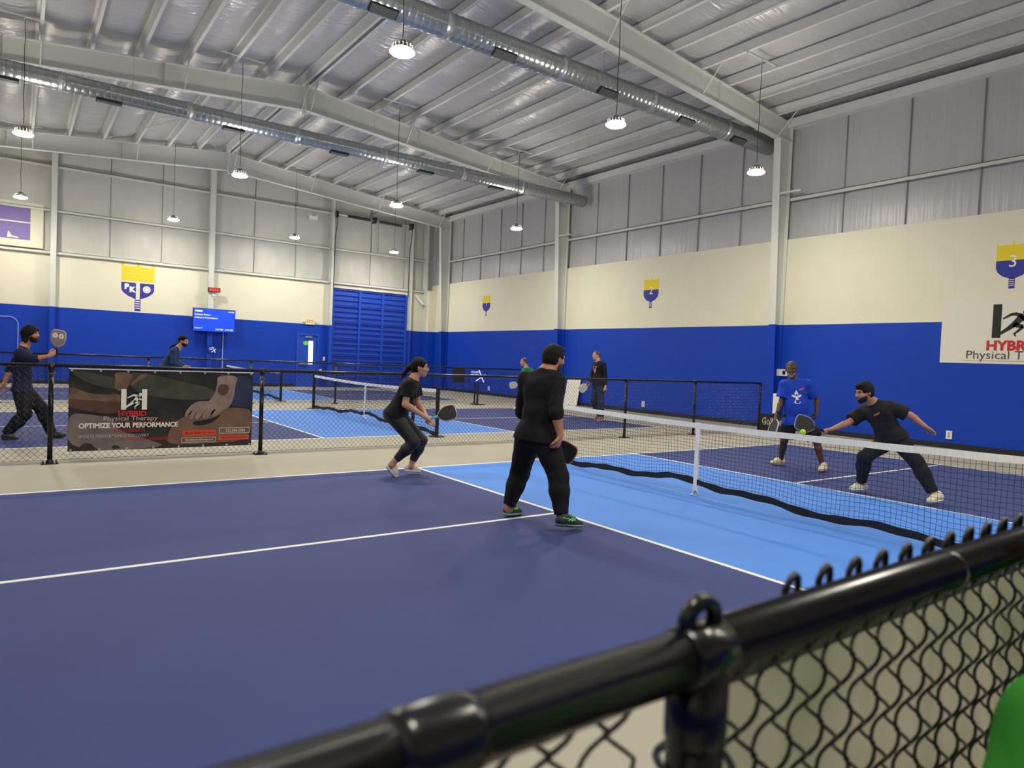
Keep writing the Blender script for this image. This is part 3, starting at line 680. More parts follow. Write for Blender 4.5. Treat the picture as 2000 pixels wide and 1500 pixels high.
b = MB(); chain(b, -8.5, -6.075, NY+.034, .05, NZ-.0, .073, .0027, 6, True); spart(b, 'mesh', M_blackwire, t, True)
for i, x in enumerate(np.arange(-5.81, -3.0, .0735)):
    b = MB(); b.tube([(x-.016, NY+.030, NZ-.005), (x-.016, NY+.028, NZ+.024), (x-.010, NY+.026, NZ+.036), (x, NY+.026, NZ+.040), (x+.009, NY+.028, NZ+.034), (x+.013, NY+.030, NZ+.020), (x+.014, NY+.032, NZ-.005)], .0045, 8)
    spart(b, 'knuckle', M_blackwire, t, True)
# banner hung on the court side of the near fence, seen from behind
M_bback = mat('banner_back', S(238, 228, 200), .6, nscale=3.2, col2=S(150, 164, 118), bump=.3, bscale=6, stretch=(1, 1, .7))
_nt = M_bback.node_tree; _b = _nt.nodes['Principled BSDF']; _t = _nt.nodes.new('ShaderNodeBsdfTranslucent'); _m = _nt.nodes.new('ShaderNodeMixShader'); _m.inputs[0].default_value = .5
_nt.links.new(_b.inputs['Base Color'].links[0].from_socket, _t.inputs[0]); _nt.links.new(_b.outputs[0], _m.inputs[1]); _nt.links.new(_t.outputs[0], _m.inputs[2]); _nt.links.new(_m.outputs[0], _nt.nodes['Material Output'].inputs[0])
b = MB(); vs = []; fs = []; nx, nz = 60, 14
for j in range(nz+1):
    for i in range(nx+1):
        x = -5.93+2.2*i/nx; z = .25+(1.205-.25)*j/nz; vs.append((x, NY+.062+.008*math.sin(i*.9+j*.35)*(1-abs(j/nz-.5)), z-.006*abs(math.sin(i*PI/10))*(j == nz)))
for j in range(nz):
    for i in range(nx): a = j*(nx+1)+i; fs.append((a, a+1, a+nx+2, a+nx+1))
b.add(vs, fs, M_bback)
o = b.build('fence_banner', M_bback, None, True, loc=(-5.9, NY+.062, .25))
tag(o, 'pale greenish back of a vinyl banner hanging behind the nearest fence mesh', 'banner')
b = MB(); b.box((-5.93, NY+.047, 1.14), (-3.73, NY+.050, 1.205)); spart(b, 'hem', mat('banner_rail_shade', S(120, 130, 92), .6), o)  # dark green strip, paints the top rail's shadow along the banner

# ------------------------------------------------------------------ printed banner on the first fence
BX0, BX1, BZ0, BZ1, BY = -6.03, -3.815, .15, 1.185, 4.85
t = thing('sponsor_banner', 'dark printed vinyl banner with white and orange lettering tied to the first fence', 'banner', (BX0, BY, BZ0))
M_ban = mat('banner_dark_print', S(26, 26, 25), .38, nscale=4, col2=S(48, 50, 42), bump=.4, bscale=5, bdist=.02, stretch=(1, 1, .6))
b = MB(); vs = []; fs = []; nx, nz = 40, 10
for j in range(nz+1):
    for i in range(nx+1): vs.append((BX0+(BX1-BX0)*i/nx, BY+.004*math.sin(i*.8+j*.6), BZ0+(BZ1-BZ0)*j/nz-.008*abs(math.sin(i*PI/8))*(j == nz)))
for j in range(nz):
    for i in range(nx): a = j*(nx+1)+i; fs.append((a, a+1, a+nx+2, a+nx+1))
b.add(vs, fs); o = spart(b, 'sheet', M_ban, t, True)
def bp(poly, part, m, k, sm=2, lab=None):
    q = [((X-515)/1375*(BX1-BX0), (1085-Y)/630*(BZ1-BZ0)) for X, Y in poly]
    if sm: q = chaikin(q, sm)
    b = MB(); b.prism(q, (BX0, BY-.006-.0007*k, BZ0), (1, 0, 0), (0, 0, 1), (0, -.0005, 0), m); return spart(b, part, m, t, label=lab)
M_b1 = mat('print_skin_brown', S(88, 62, 50), .45, nscale=6, col2=S(132, 104, 88)); M_b2 = mat('print_skin_dark', S(70, 44, 34), .45, nscale=6, col2=S(96, 66, 52))
M_b3 = mat('print_towel', S(104, 94, 92), .45, nscale=4, col2=S(128, 116, 112)); M_b4 = mat('print_skin_back', S(104, 78, 62), .45, nscale=5, col2=S(124, 96, 80))
M_b5 = mat('print_hand', S(126, 108, 100), .45, nscale=9, col2=S(150, 132, 122)); M_b6 = mat('print_navy', S(28, 32, 58), .45, nscale=4, col2=S(44, 50, 86))
M_b7 = mat('print_olive', S(44, 46, 36), .45, nscale=5, col2=S(74, 76, 60)); M_b8 = mat('print_shadow', S(20, 17, 16), .45); M_b9 = mat('print_wine', S(52, 28, 28), .45)
bp([(520, 462), (600, 470), (850, 520), (860, 610), (760, 600), (640, 560), (560, 510)], 'printed_fold', M_b7, 1)
bp([(900, 470), (1080, 480), (1400, 560), (1580, 600), (1580, 690), (1300, 690), (1060, 660), (930, 600)], 'printed_fold', M_b7, 1)
bp([(812, 470), (950, 478), (935, 540), (900, 620), (850, 625), (818, 590), (830, 540)], 'printed_wrist', M_b1, 2)
bp([(950, 540), (1000, 490), (1060, 478), (1040, 510), (980, 545), (925, 590)], 'printed_fold', M_b1, 2)
bp([(512, 590), (560, 600), (640, 640), (760, 650), (860, 640), (900, 700), (880, 780), (740, 790), (600, 750), (512, 700)], 'printed_forearm', M_b1, 2)
bp([(512, 680), (620, 690), (780, 700), (900, 720), (880, 790), (740, 800), (600, 770), (512, 740)], 'printed_forearm_shade', M_b2, 3)
bp([(508, 790), (640, 800), (800, 830), (840, 880), (850, 930), (1000, 980), (1120, 1030), (1190, 1062), (1060, 1080), (508, 1086)], 'printed_towel', M_b3, 4)
bp([(570, 1084), (600, 1040), (640, 1020), (680, 1035), (690, 1060), (730, 1080)], 'printed_shape', M_b9, 5); bp([(805, 1075), (815, 1048), (850, 1045), (880, 1075)], 'printed_shape', M_b9, 5)
bp([(1205, 1060), (1215, 960), (1270, 860), (1400, 800), (1560, 775), (1700, 752), (1840, 765), (1888, 790), (1876, 1046), (1500, 1058)], 'printed_back', M_b4, 3)
bp([(1730, 478), (1886, 484), (1884, 775), (1780, 745), (1690, 740), (1700, 640)], 'printed_sleeve', M_b6, 2)
bp([(1590, 478), (1765, 482), (1740, 560), (1735, 640), (1705, 745), (1620, 790), (1560, 760), (1500, 720), (1565, 660), (1590, 560)], 'printed_arm', M_b5, 5)
bp([(1600, 560), (1680, 555), (1690, 620), (1640, 660), (1590, 630)], 'printed_arm_hair', M_b2, 6)
bp([(1400, 720), (1450, 698), (1560, 700), (1650, 720), (1690, 745), (1620, 780), (1560, 800), (1480, 790), (1380, 790)], 'printed_hand', M_b5, 6)
for q in ([(1400, 715), (1430, 735), (1370, 800), (1345, 850), (1335, 800)], [(1430, 730), (1480, 745), (1420, 800), (1390, 862), (1370, 830)], [(1470, 740), (1530, 755), (1480, 800), (1440, 858), (1410, 835)], [(1520, 745), (1590, 755), (1560, 810), (1500, 858), (1470, 830)], [(1590, 750), (1660, 755), (1620, 800), (1570, 838), (1530, 812)]):
    bp(q, 'printed_finger', M_b5, 7)
bp([(1400, 870), (1480, 862), (1560, 845), (1640, 800), (1580, 870), (1500, 900), (1410, 905)], 'printed_shadow', M_b8, 6)
B = lambda X, Y: (BX0+(X-515)/1375*(BX1-BX0), BY-.0145, BZ0+(1085-Y)/630*(BZ1-BZ0))
px_ = (BX1-BX0)/1375
runner_logo(B(868, 768), (1, 0, 0), (0, 0, 1), (0, -1, 0), 185*px_, M_print_white, M_print_white, t, 1)
for s_, X, Y, hh, wd, m, bo in (('HYBRID', 850, 815, 40, 202, M_red, .004), ('Physical Therapy', 750, 852, 38, 383, mat('print_light_grey', S(190, 186, 178), .5), 0), ('OPTIMIZE YOUR PERFORMANCE', 584, 908, 40, 702, M_print_white, .003),
    ('SPORTS EXPERTS', 812, 944, 27, 232, M_red, 0), ('SPORTS PERFORMANCE RECOVERY', 582, 984, 26, 492, mat('print_grey', S(176, 170, 164), .5), .0005), ('FUNCTIONAL ASSESSEMENT', 880, 1012, 24, 370, M_red, 0)):
    text_mesh('lettering', s_, hh*px_*1.35, B(X, Y), (1, 0, 0), (0, 0, 1), m, t, .003, bold=bo, width=wd*px_)
def brect(X0_, Y0_, X1_, Y1_, part, m, k=9): return bp([(X0_, Y1_), (X1_, Y1_), (X1_, Y0_), (X0_, Y0_)], part, m, k, 0)
brect(820, 862, 1280, 865, 'red_rule', M_red)
brect(1325, 942, 1588, 990, 'orange_box', M_orange); brect(1612, 994, 1866, 1032, 'orange_box', M_orange)
for (a, c, d_, e) in ((1318, 1002, 1588, 1044), (1616, 926, 1868, 976)):
    for q in ((a, c, d_, c+3), (a, e-3, d_, e), (a, c, a+3, e), (d_-3, c, d_, e)): brect(*q, 'outline_box', M_print_white)
text_mesh('lettering', 'Work With Us', 26*px_*1.3, B(1340, 978), (1, 0, 0), (0, 0, 1), M_blackprint, t, .006, width=165*px_)
brect(1520, 964, 1572, 968, 'arrow', M_blackprint, 12)
text_mesh('lettering', '512-240-3204', 26*px_*1.3, B(1668, 962), (1, 0, 0), (0, 0, 1), M_print_white, t, .006, width=160*px_)
text_mesh('lettering', 'hybridphysicaltherapy.com', 18*px_*1.3, B(1345, 1028), (1, 0, 0), (0, 0, 1), M_print_white, t, .006, width=222*px_)
text_mesh('lettering', 'hybridphysicaltherapy.com', 18*px_*1.3, B(1636, 1018), (1, 0, 0), (0, 0, 1), M_blackprint, t, .006, width=208*px_)
for zz, q in ((BZ1-.02, 7), (BZ0+.02, 7)):
    for i in range(q+1):
        x = BX0+.03+(BX1-BX0-.06)*i/q; b = MB(); b.tube([(x, BY-.006, zz), (x, BY-.012, zz)], .014, 10); spart(b, 'eyelet', M_ductband, t)
b = MB(); b.box((BX0, BY-.008, BZ1-.004), (BX1, BY+.004, BZ1+.006)); spart(b, 'top_hem', M_tape, t, label='pale hem')

# low black sponsor board at the end of the fence
t = thing('sponsor_board', 'low black board with white outlined lettering at the far end of the fence', 'board', (8.75, 4.7, 0))
ux = Vector((0, -1, 0)); b = MB(); b.box((8.66, 4.16, 0), (8.72, 4.99, .46)); spart(b, 'panel', M_blackprint, t)
text_mesh('lettering', 'GoSports', .24, (8.655, 4.93, .20), (0, -1, 0), (0, 0, 1), M_print_white, t, .004, bold=.010, width=.70)
text_mesh('lettering', 'GoSports', .24, (8.653, 4.93, .20), (0, -1, 0), (0, 0, 1), M_blackprint, t, .006, bold=0, width=.69)
for y in (4.25, 4.9):
    b = MB(); b.box((8.6, y-.02, 0), (8.8, y+.02, .03)); spart(b, 'foot', M_black, t)
# ------------------------------------------------------------------ people: smooth implicit bodies turned into one mesh each
V3 = lambda v: np.array(v, dtype=np.float64)
def nrm(v): v = V3(v); return v/np.linalg.norm(v)
class SDF:
    def __init__(s): s.p = []; s.post = []
    def cone(s, a, b, ra, rb, k=.03, flat=None, fr=1.0, cap=None, sub=False):
        s.p.append(('c', V3(a), V3(b), ra, rb, k, None if flat is None else nrm(flat), fr, cap, sub)); return s
    def ell(s, c, ax, r, k=.02, sub=False):      # ax: 3 orthonormal axes, r radii
        s.p.append(('e', V3(c), np.array([nrm(a) for a in ax]), V3(r), 0, k, None, 1, None, sub)); return s
    def cut(s, n, c): s.post.append(('cut', nrm(n), V3(c))); return s
    def noise(s, amp, freq, seed=0, dirs=None): s.post.append(('n', amp, freq, seed)); return s
    def _d(s, q, P):
        if q[0] == 'c':
            _, a, b, ra, rb, k, fl, fr, cap, _ = q; X = P-a; ab = b-a
            if fl is not None: f = fl-ab*(fl@ab)/(ab@ab+1e-12); f /= np.linalg.norm(f); X = X+f*((X@f)*(1/fr-1))[..., None]
            L2 = ab@ab+1e-12; t = (X@ab)/L2; tc = np.clip(t, 0, 1)
            d = np.linalg.norm(X-tc[..., None]*ab, axis=-1)-(ra+(rb-ra)*tc)
            if fr < 1 and fl is not None: d = d*(.5+.5*fr)
            L = math.sqrt(L2)
            if cap in ('b', 'ab'): d = np.maximum(d, (t-1)*L)
            if cap in ('a', 'ab'): d = np.maximum(d, -t*L)
            return d
        _, c, ax, r, _, k, _, _, _, _ = q; X = (P-c)@ax.T/r; l = np.linalg.norm(X, axis=-1)
        l2 = np.linalg.norm(X/r, axis=-1)+1e-9; return l*(l-1)/l2
    def _post(s, V, P):
        for q in s.post:
            if q[0] == 'cut': V = np.maximum(V, (P-q[2])@q[1])
            else:
                _, amp, fr, sd = q; R = np.random.RandomState(sd); N = 0
                for i in range(5):
                    dv = nrm(R.normal(size=3)); dv2 = nrm(R.normal(size=3)); f = fr*(.6+.25*i)
                    N = N+np.sin((P@dv)*f+1.7*np.sin((P@dv2)*f*.6+i)+R.rand()*6)/(1+.5*i)
                V = V+amp*N/2
        return V
    def ev(s, P):
        P = np.asarray(P, float); V = np.full(P.shape[:-1], 1.0)
        for q in s.p:
            d = s._d(q, P); k = q[5]
            if q[9]:
                h = np.maximum(k-np.abs(-d-V), 0)/k; V = np.maximum(V, -d)+h*h*k/4
            else:
                h = np.maximum(k-np.abs(d-V), 0)/k; V = np.minimum(V, d)-h*h*k/4
        return s._post(V, P)
    def mesh(s, res):
        lo = np.full(3, 1e9); hi = -lo; bbs = []
        for q in s.p:
            if q[0] == 'c': r = max(q[3], q[4]); a = np.minimum(q[1], q[2])-r; b = np.maximum(q[1], q[2])+r
            else: r = q[3].max(); a = q[1]-r; b = q[1]+r
            bbs.append((a, b))
            if not q[9]: lo = np.minimum(lo, a); hi = np.maximum(hi, b)
        lo -= res*4; hi += res*4; n = np.ceil((hi-lo)/res).astype(int)+1
        V = np.full(n, .2, dtype=np.float32)
        gx, gy, gz = [lo[i]+res*np.arange(n[i]) for i in range(3)]
        for q, (a, b) in zip(s.p, bbs):
            k = q[5]; i0 = np.clip(np.floor((a-k-res*3-lo)/res).astype(int), 0, n); i1 = np.clip(np.ceil((b+k+res*3-lo)/res).astype(int)+1, 0, n)
            if (i1 <= i0).any(): continue
            sl = tuple(slice(i0[i], i1[i]) for i in range(3))
            P = np.stack(np.meshgrid(gx[sl[0]], gy[sl[1]], gz[sl[2]], indexing='ij'), -1)
            d = s._d(q, P); v = V[sl]
            if q[9]: h = np.maximum(k-np.abs(-d-v), 0)/k; v = np.maximum(v, -d)+h*h*k/4
            else: h = np.maximum(k-np.abs(d-v), 0)/k; v = np.minimum(v, d)-h*h*k/4
            V[sl] = v
        if s.post:
            near = np.abs(V) < .06; idx = np.argwhere(near | (V < 0)); P = lo+idx*res
            V[tuple(idx.T)] = s._post(V[tuple(idx.T)], P)
        return surf(V, lo, res)
def surf(V, lo, res):            # naive surface nets
    sg = V < 0; c = sg[:-1, :-1, :-1].astype(np.int8)
    for dx in (0, 1):
        for dy in (0, 1):
            for dz in (0, 1):
                if dx+dy+dz: c = c+sg[dx:V.shape[0]-1+dx, dy:V.shape[1]-1+dy, dz:V.shape[2]-1+dz]
    act = np.argwhere((c > 0) & (c < 8)); ids = -np.ones(c.shape, dtype=np.int64); ids[tuple(act.T)] = np.arange(len(act))
    off = np.array([(x, y, z) for x in (0, 1) for y in (0, 1) for z in (0, 1)]); vals = np.stack([V[tuple((act+o).T)] for o in off], -1)
    acc = np.zeros((len(act), 3)); cnt = np.zeros(len(act))
    for i in range(8):
        for j in range(i+1, 8):
            if np.abs(off[i]-off[j]).sum() == 1:
                a, b = vals[:, i], vals[:, j]; m = (a < 0) != (b < 0); t = np.where(m, a/(a-b+1e-12*(~m)), 0)
                acc += np.where(m[:, None], off[i]+(off[j]-off[i])*t[:, None], 0); cnt += m
    P = lo+res*(act+acc/cnt[:, None]); F = []
    for ax in range(3):
        d = np.zeros(3, int); d[ax] = 1; u, w_ = [e for e in range(3) if e != ax]
        if ax == 1: u, w_ = w_, u
        s0 = sg[tuple(slice(0, V.shape[i]-d[i]) for i in range(3))]; s1 = sg[tuple(slice(d[i], V.shape[i]) for i in range(3))]
        e = np.argwhere(s0 != s1); e = e[(e[:, u] > 0) & (e[:, w_] > 0) & (e[:, u] < V.shape[u]-1) & (e[:, w_] < V.shape[w_]-1)]
        du = np.zeros(3, int); du[u] = 1; dw = np.zeros(3, int); dw[w_] = 1
        q = np.stack([ids[tuple((e-du-dw).T)], ids[tuple((e-dw).T)], ids[tuple(e.T)], ids[tuple((e-du).T)]], -1)
        ins = s0[tuple(e.T)]; q[~ins] = q[~ins][:, ::-1]; F.append(q)
    F = np.concatenate(F); return P, F[(F >= 0).all(1)]
def emit_mesh(name, P, F, m, parent, origin):
    me = bpy.data.meshes.new(name); me.vertices.add(len(P)); me.vertices.foreach_set('co', (P-V3(origin)).astype(np.float32).ravel())
    me.loops.add(len(F)*4); me.loops.foreach_set('vertex_index', F.astype(np.int32).ravel())
    me.polygons.add(len(F)); me.polygons.foreach_set('loop_start', np.arange(0, len(F)*4, 4, dtype=np.int32)); me.polygons.foreach_set('loop_total', np.full(len(F), 4, dtype=np.int32))
    me.update(calc_edges=True); me.validate(); me.polygons.foreach_set('use_smooth', np.ones(len(me.polygons), dtype=bool)); me.materials.append(m)
    o = bpy.data.objects.new(name, me); COL.objects.link(o)
    if parent is not None: o.parent = parent; o.location = V3(origin)-V3(parent['_w'])
    else: o.location = origin
    o['_w'] = tuple(origin); return o
def hand(B, wr, ha, fi, pn, s=1, curl=.35, side=1, spread=.0, thumb=.6):
    d = nrm(V3(fi)-V3(wr)); pn = V3(pn)-d*(V3(pn)@d); pn = nrm(pn); a = np.cross(d, pn)*side; w0 = V3(wr)
    B.cone(w0, w0+d*.05*s, .026*s, .034*s, .02, pn, .62); B.cone(w0+d*.045*s, w0+d*.085*s, .036*s, .037*s, .015, pn, .5)
    for i, (o, L) in enumerate(((.031, .068), (.0105, .078), (-.0105, .072), (-.031, .056))):
        p = w0+d*(.088 if i in (1, 2) else .082)*s+a*o*s; dd = nrm(d+a*(1.5-i)*spread); an = curl*(.6+.15*i)
        for q in range(3):
            c, sn = math.cos(an*(q+1)), math.sin(an*(q+1)); v = dd*c+pn*sn; n_ = p+v*L*s*(.42, .33, .25)[q]; B.cone(p, n_, (.0092-.0008*q)*s, (.0086-.0010*q)*s, .006); p = n_
    p = w0+d*.022*s+a*.026*s; 
    for q, L in enumerate((.045, .032, .024)):
        v = nrm(d*(.75+.15*q)+a*(thumb+.2-.35*q)+pn*(.25+curl*.35*q)); n_ = p+v*L*s; B.cone(p, n_, (.0145-.002*q)*s, (.0125-.002*q)*s, .01); p = n_
SKIN = {'light': (S(214, 160, 130), S(196, 138, 108)), 'tan': (S(190, 136, 104), S(172, 116, 86)), 'olive': (S(168, 116, 88), S(150, 98, 72)), 'dark': (S(92, 60, 44), S(72, 46, 34))}
def M_skin(k): c = SKIN[k]; return mat('skin_'+k, c[0], .5, nscale=9, col2=c[1], bump=.08, bscale=60, bdist=.003)
M_hair = mat('black_hair', S(22, 18, 16), .7, noise=.4, nscale=60, bump=1.0, bscale=90, bdist=.01, stretch=(1, 1, .3), spec=.25); M_hairg = mat('brown_grey_hair', S(74, 60, 50), .6, noise=.3, nscale=60, bump=.6, bscale=90, bdist=.004)
M_beardw = mat('grey_white_beard', S(132, 127, 122), .85, noise=.3, nscale=80, bump=.8, bscale=120, bdist=.004)
M_beard = mat('dark_brown_beard', S(48, 36, 31), .85, noise=.35, nscale=90, bump=.8, bscale=120, bdist=.004, spec=.2); M_eye = mat('eye_white', S(150, 138, 128), .4); M_iris = mat('dark_iris', S(22, 14, 10), .2)
def cloth(name, c, rough=.85, spec=.3): return mat(name, c, rough, noise=.1, nscale=14, bump=.35, bscale=16, bdist=.012, spec=spec)
def azim(deg, pitch=0): a = math.radians(deg); p = math.radians(pitch); return V3((math.cos(a)*math.cos(p), math.sin(a)*math.cos(p), math.sin(p)))
def person(J, label, face, skin, res, bw=1.0, belly=0, sc=1.0, female=False, hair='short', haircol=None, beard=None, shirt=None, legs=None, shoe=None, hands=None, extra=None, legw=1.0, armw=1.0, noneck=0):
    J = {k: V3(v) for k, v in J.items()}; base = V3(((J['heL']+J['heR'])/2)[:2].tolist()+[0]); t = thing('person', label, 'person', tuple(base), None)
    lat = nrm(J['shR']-J['shL']); up = nrm(J['neck']-J['pel']); fw_ = nrm(np.cross(up, lat)); tor = J['neck']-J['pel']
    ch = J['pel']+tor*.72; wa = J['pel']+tor*.30; mid = J['pel']+tor*.5
    r_ = lambda x: x*sc
    for s, sg_ in (('L', -1), ('R', 1)): J['hip'+s] = J['hip'+s]*.3+(J['pel']-up*.045+lat*sg_*.078*bw*sc)*.7
    B = SDF()
    hw = 1.12 if female else 1.0
    B.cone(J['pel']-lat*.055*sc*bw, J['pel']+lat*.055*sc*bw, r_(.115)*bw*hw, r_(.115)*bw*hw, .05, fw_, .82)
    B.cone(J['pel']+up*.03, wa, r_(.125)*bw, r_(.118)*bw*(.92 if female else 1), .06, fw_, .76); B.cone(wa, ch, r_(.122)*bw*(.92 if female else 1), r_(.138)*bw, .06, fw_, .70)
    B.cone(ch-lat*.06*bw, ch+lat*.06*bw, r_(.105)*bw, r_(.105)*bw, .06, fw_, .78)
    if belly: B.ell(J['pel']+tor*.33+fw_*.055*sc*bw, (lat, fw_, up), (.13*bw*sc, belly*sc, .15*sc), .06)
    if female:
        for s in (-1, 1): B.ell(ch+fw_*.075*sc+lat*.06*s*sc-up*.02, (lat, fw_, up), (.06*sc, .05*sc, .06*sc), .03); B.ell(J['pel']-fw_*.06*sc+lat*.06*s*sc-up*.03, (lat, fw_, up), (.08*sc, .08*sc, .09*sc), .04)
    for s in ('L', 'R'):
        B.cone(ch+up*.06, J['sh'+s]-up*.005, r_(.062), r_(.055)*armw, .05); B.cone(J['neck']+up*.02, J['sh'+s]+up*.01, r_(.042), r_(.042), .05)
        B.cone(J['sh'+s], J['el'+s], r_(.052)*armw, r_(.038)*armw, .03); m_ = J['el'+s]*.72+J['wr'+s]*.28; B.cone(J['el'+s], m_, r_(.038)*armw, r_(.040)*armw, .02); B.cone(m_, J['wr'+s], r_(.040)*armw, r_(.026)*armw, .02)
        B.cone(J['hip'+s], J['kn'+s], r_(.092)*legw, r_(.056)*legw, .045); m_ = J['kn'+s]*.68+J['an'+s]*.32; B.cone(J['kn'+s], m_, r_(.055)*legw, r_(.056)*legw, .03); B.cone(m_, J['an'+s], r_(.054)*legw, r_(.036), .03)
        B.cone(J['an'+s]-V3((0, 0, .02)), J['he'+s]*.45+J['toe'+s]*.55+V3((0, 0, .03)), r_(.036), r_(.028), .03)
    # head
    f = nrm(face); hs = np.linalg.norm(J['headtop']-J['chin'])/.25; hs = min(max(hs, .92), 1.08)*sc if sc != 1 else min(max(hs, .92), 1.06)
    l = nrm(np.cross((0, 0, 1), f)); u = np.cross(f, l); C = (J['headtop']+J['chin'])/2*1.0; C = C*.55+J['head']*.45; hA = (f, l, u); q = lambda a, b, c: C+(f*a+l*b+u*c)*hs
    B.cone(J['neck']-up*.02, q(-.025, 0, -.05), r_(.062)*(.85 if female else 1), .056*hs*(.88 if female else 1), .035)
    B.ell(q(-.012, 0, .028), hA, V3((.098, .076, .09))*hs, .02); B.ell(q(.028, 0, -.035), hA, V3((.07, .058, .076))*hs, .035); B.ell(q(.062, 0, -.095), hA, V3((.022, .026, .018))*hs, .03)
    B.ell(q(.078, 0, .028), hA, V3((.014, .052, .012))*hs, .02)                      # brow
    for s in (-1, 1):
        B.ell(q(.098, .031*s, .008), hA, V3((.018, .019, .011))*hs, .012, sub=True); B.ell(q(.062, .040*s, -.022), hA, V3((.028, .02, .018))*hs, .02)
        B.ell(q(-.008, .077*s, -.004), hA, V3((.017, .010, .031))*hs, .008)
    B.cone(q(.086, 0, .018), q(.110, 0, -.022), .008*hs, .013*hs, .012); B.ell(q(.098, 0, -.028), hA, V3((.014, .018, .009))*hs, .008)
    B.ell(q(.090, 0, -.056), hA, V3((.010, .024, .006))*hs, .006); B.ell(q(.087, 0, -.066), hA, V3((.010, .021, .006))*hs, .006); B.ell(q(.1, 0, -.061), hA, V3((.012, .02, .002))*hs, .004, sub=True)
    for s in ('L', 'R'):
        h = (hands or {}).get(s, {}); hand(B, J['wr'+s], J['ha'+s], J['fi'+s], h.get('pn', fw_*.2-lat*(1 if s == 'R' else -1)), s=sc*1.02, curl=h.get('curl', .4), side=h.get('side', 1), spread=h.get('spread', 0), thumb=h.get('thumb', .6))
    P, F = B.mesh(res); emit_mesh('body', P, F, M_skin(skin), t, base)
    def part(name, Sd, m, r=res, par=None, lab=None):
        P, F = Sd.mesh(r); o = emit_mesh(name, P, F, m, par or t, base)
        if lab: o['label'] = lab
        return o
    # eyes, brows, lips
    for s in (-1, 1):
        b = MB(); c = q(.0785, .031*s, .008)
        for (cc, rr_, m) in ((c, .0115*hs, M_eye), (c+f*.0062*hs, .0066*hs, M_iris)):
            vs = []; fs = []
            for i in range(7):
                for j in range(10): a = PI*i/6; p_ = 2*PI*j/10; vs.append(cc+rr_*(f*math.cos(a)+l*math.sin(a)*math.cos(p_)+u*math.sin(a)*math.sin(p_)))
            for i in range(6):
                for j in range(10): j2 = (j+1) % 10; fs.append((i*10+j, i*10+j2, i*10+10+j2, i*10+10+j))
            b.add(vs, fs, m)
        b.build('eye', None, t, True)
        b = MB(); b.tube([q(.094, .014*s, .026), q(.095, .03*s, .032), q(.083, .047*s, .026)], [.004*hs, .005*hs, .003*hs], 6); b.build('eyebrow', M_hair if hair != 'bald' else M_hairg, t, True)
    b = MB(); b.tube([q(.088, -.022, -.060), q(.0985, 0, -.0585), q(.088, .022, -.060)], [.003, .005*hs, .003], 6); b.build('lips', mat('lips_'+skin, tuple(x*.62 for x in SKIN[skin][0][:3])+(1,), .5), t, True)
    hm = haircol or M_hair
    if hair != 'bald' and hair != 'none':
        H = SDF(); g = {'short': .010, 'long': .018, 'pony': .010, 'crop': .004, 'thin': .005, 'beanie': .008}[hair]
        H.ell(q(-.020, 0, .034), hA, (V3((.098, .077, .090))+g)*hs, .01)
        if hair in ('short', 'long', 'pony'): H.ell(q(-.045, 0, -.015), hA, (V3((.072, .070, .075))+g*.6)*hs, .02)
        if hair == 'short': H.ell(q(.02, .0, .095), hA, V3((.08, .062, .030))*hs, .02)
        fx = {'short': (.125, 0, -.03), 'long': (.125, 0, -.03), 'pony': (.128, 0, -.02), 'crop': (.13, 0, -.02), 'thin': (.115, 0, .02), 'beanie': (.13, 0, -.03)}[hair]
        H.ell(q(*fx), hA, V3((.085, .085, .085 if hair != 'thin' else .115))*hs, .01, sub=True)
        for s in (-1, 1):
            if hair != 'long': H.ell(q(.022, .078*s, -.045), hA, V3((.045, .03, .055))*hs, .008, sub=True)
        if hair == 'long':
            H.ell(q(-.050, 0, -.045), hA, V3((.070, .084, .095))*hs, .03); H.cone(q(-.06, 0, -.09), q(-.085, 0, -.15), .062*hs, .040*hs, .03)
            for s in (-1, 1): H.cone(q(-.005, .068*s, .01), q(-.03, .062*s, -.10), .026*hs, .026*hs, .02)
            H.noise(.006, 45, 2)
        if hair == 'pony':
            H.cone(q(-.105, 0, .02), q(-.15, 0, -.02), .03*hs, .032*hs, .02); H.cone(q(-.15, 0, -.02), q(-.20, .01, -.10), .034*hs, .026*hs, .02); H.cone(q(-.2, .01, -.10), q(-.225, .01, -.16), .026*hs, .010*hs, .02)
        if hair == 'beanie': H.cone(q(-.09, 0, -.05), q(-.15, 0, -.10), .03*hs, .03*hs, .02); H.cone(q(-.15, 0, -.1), q(-.26, 0, -.15), .028*hs, .02*hs, .02); H.cone(q(-.26, 0, -.15), q(-.34, 0, -.22), .02*hs, .008*hs, .02)
        if hair in ('short', 'crop', 'thin'): H.cut(-u, q(-.09, 0, -.062 if hair == 'short' else -.05))
        H.noise(.0035 if g > .006 else .001, 70, 3); part('hair', H, hm, min(res, .007))
    if hair == 'beanie':
        H = SDF().ell(q(-.018, 0, .04), hA, V3((.112, .092, .098))*hs, .01).cone(q(-.09, 0, .06), q(-.10, 0, .09), .03*hs, .02*hs, .02).cut(-u+f*.25, q(0, 0, .045)); part('beanie', H, cloth('black_knit', S(24, 18, 26)), min(res, .008))
    if beard:
        bm, full = beard; g = .004 if full else .002; H = SDF()
        H.ell(q(.028, 0, -.040), hA, (V3((.070, .060, .074))+g)*hs, .01); H.ell(q(.064, 0, -.100), hA, V3((.026, .030, .024 if full else .018))*hs, .02)
        H.ell(q(.10, 0, -.060), hA, V3((.022, .020, .007))*hs, .004, sub=True); H.cut(u+f*.9, q(0, 0, .020)); H.cut(-f, q(.004, 0, 0)); H.noise(.0016, 110, 8); part('beard', H, bm, min(res, .006))
        H = SDF(); H.cone(q(.098, -.004, -.045), q(.086, -.030, -.060), .006*hs, .004*hs, .004); H.cone(q(.098, .004, -.045), q(.086, .030, -.060), .006*hs, .004*hs, .004); part('moustache', H, bm, .003)
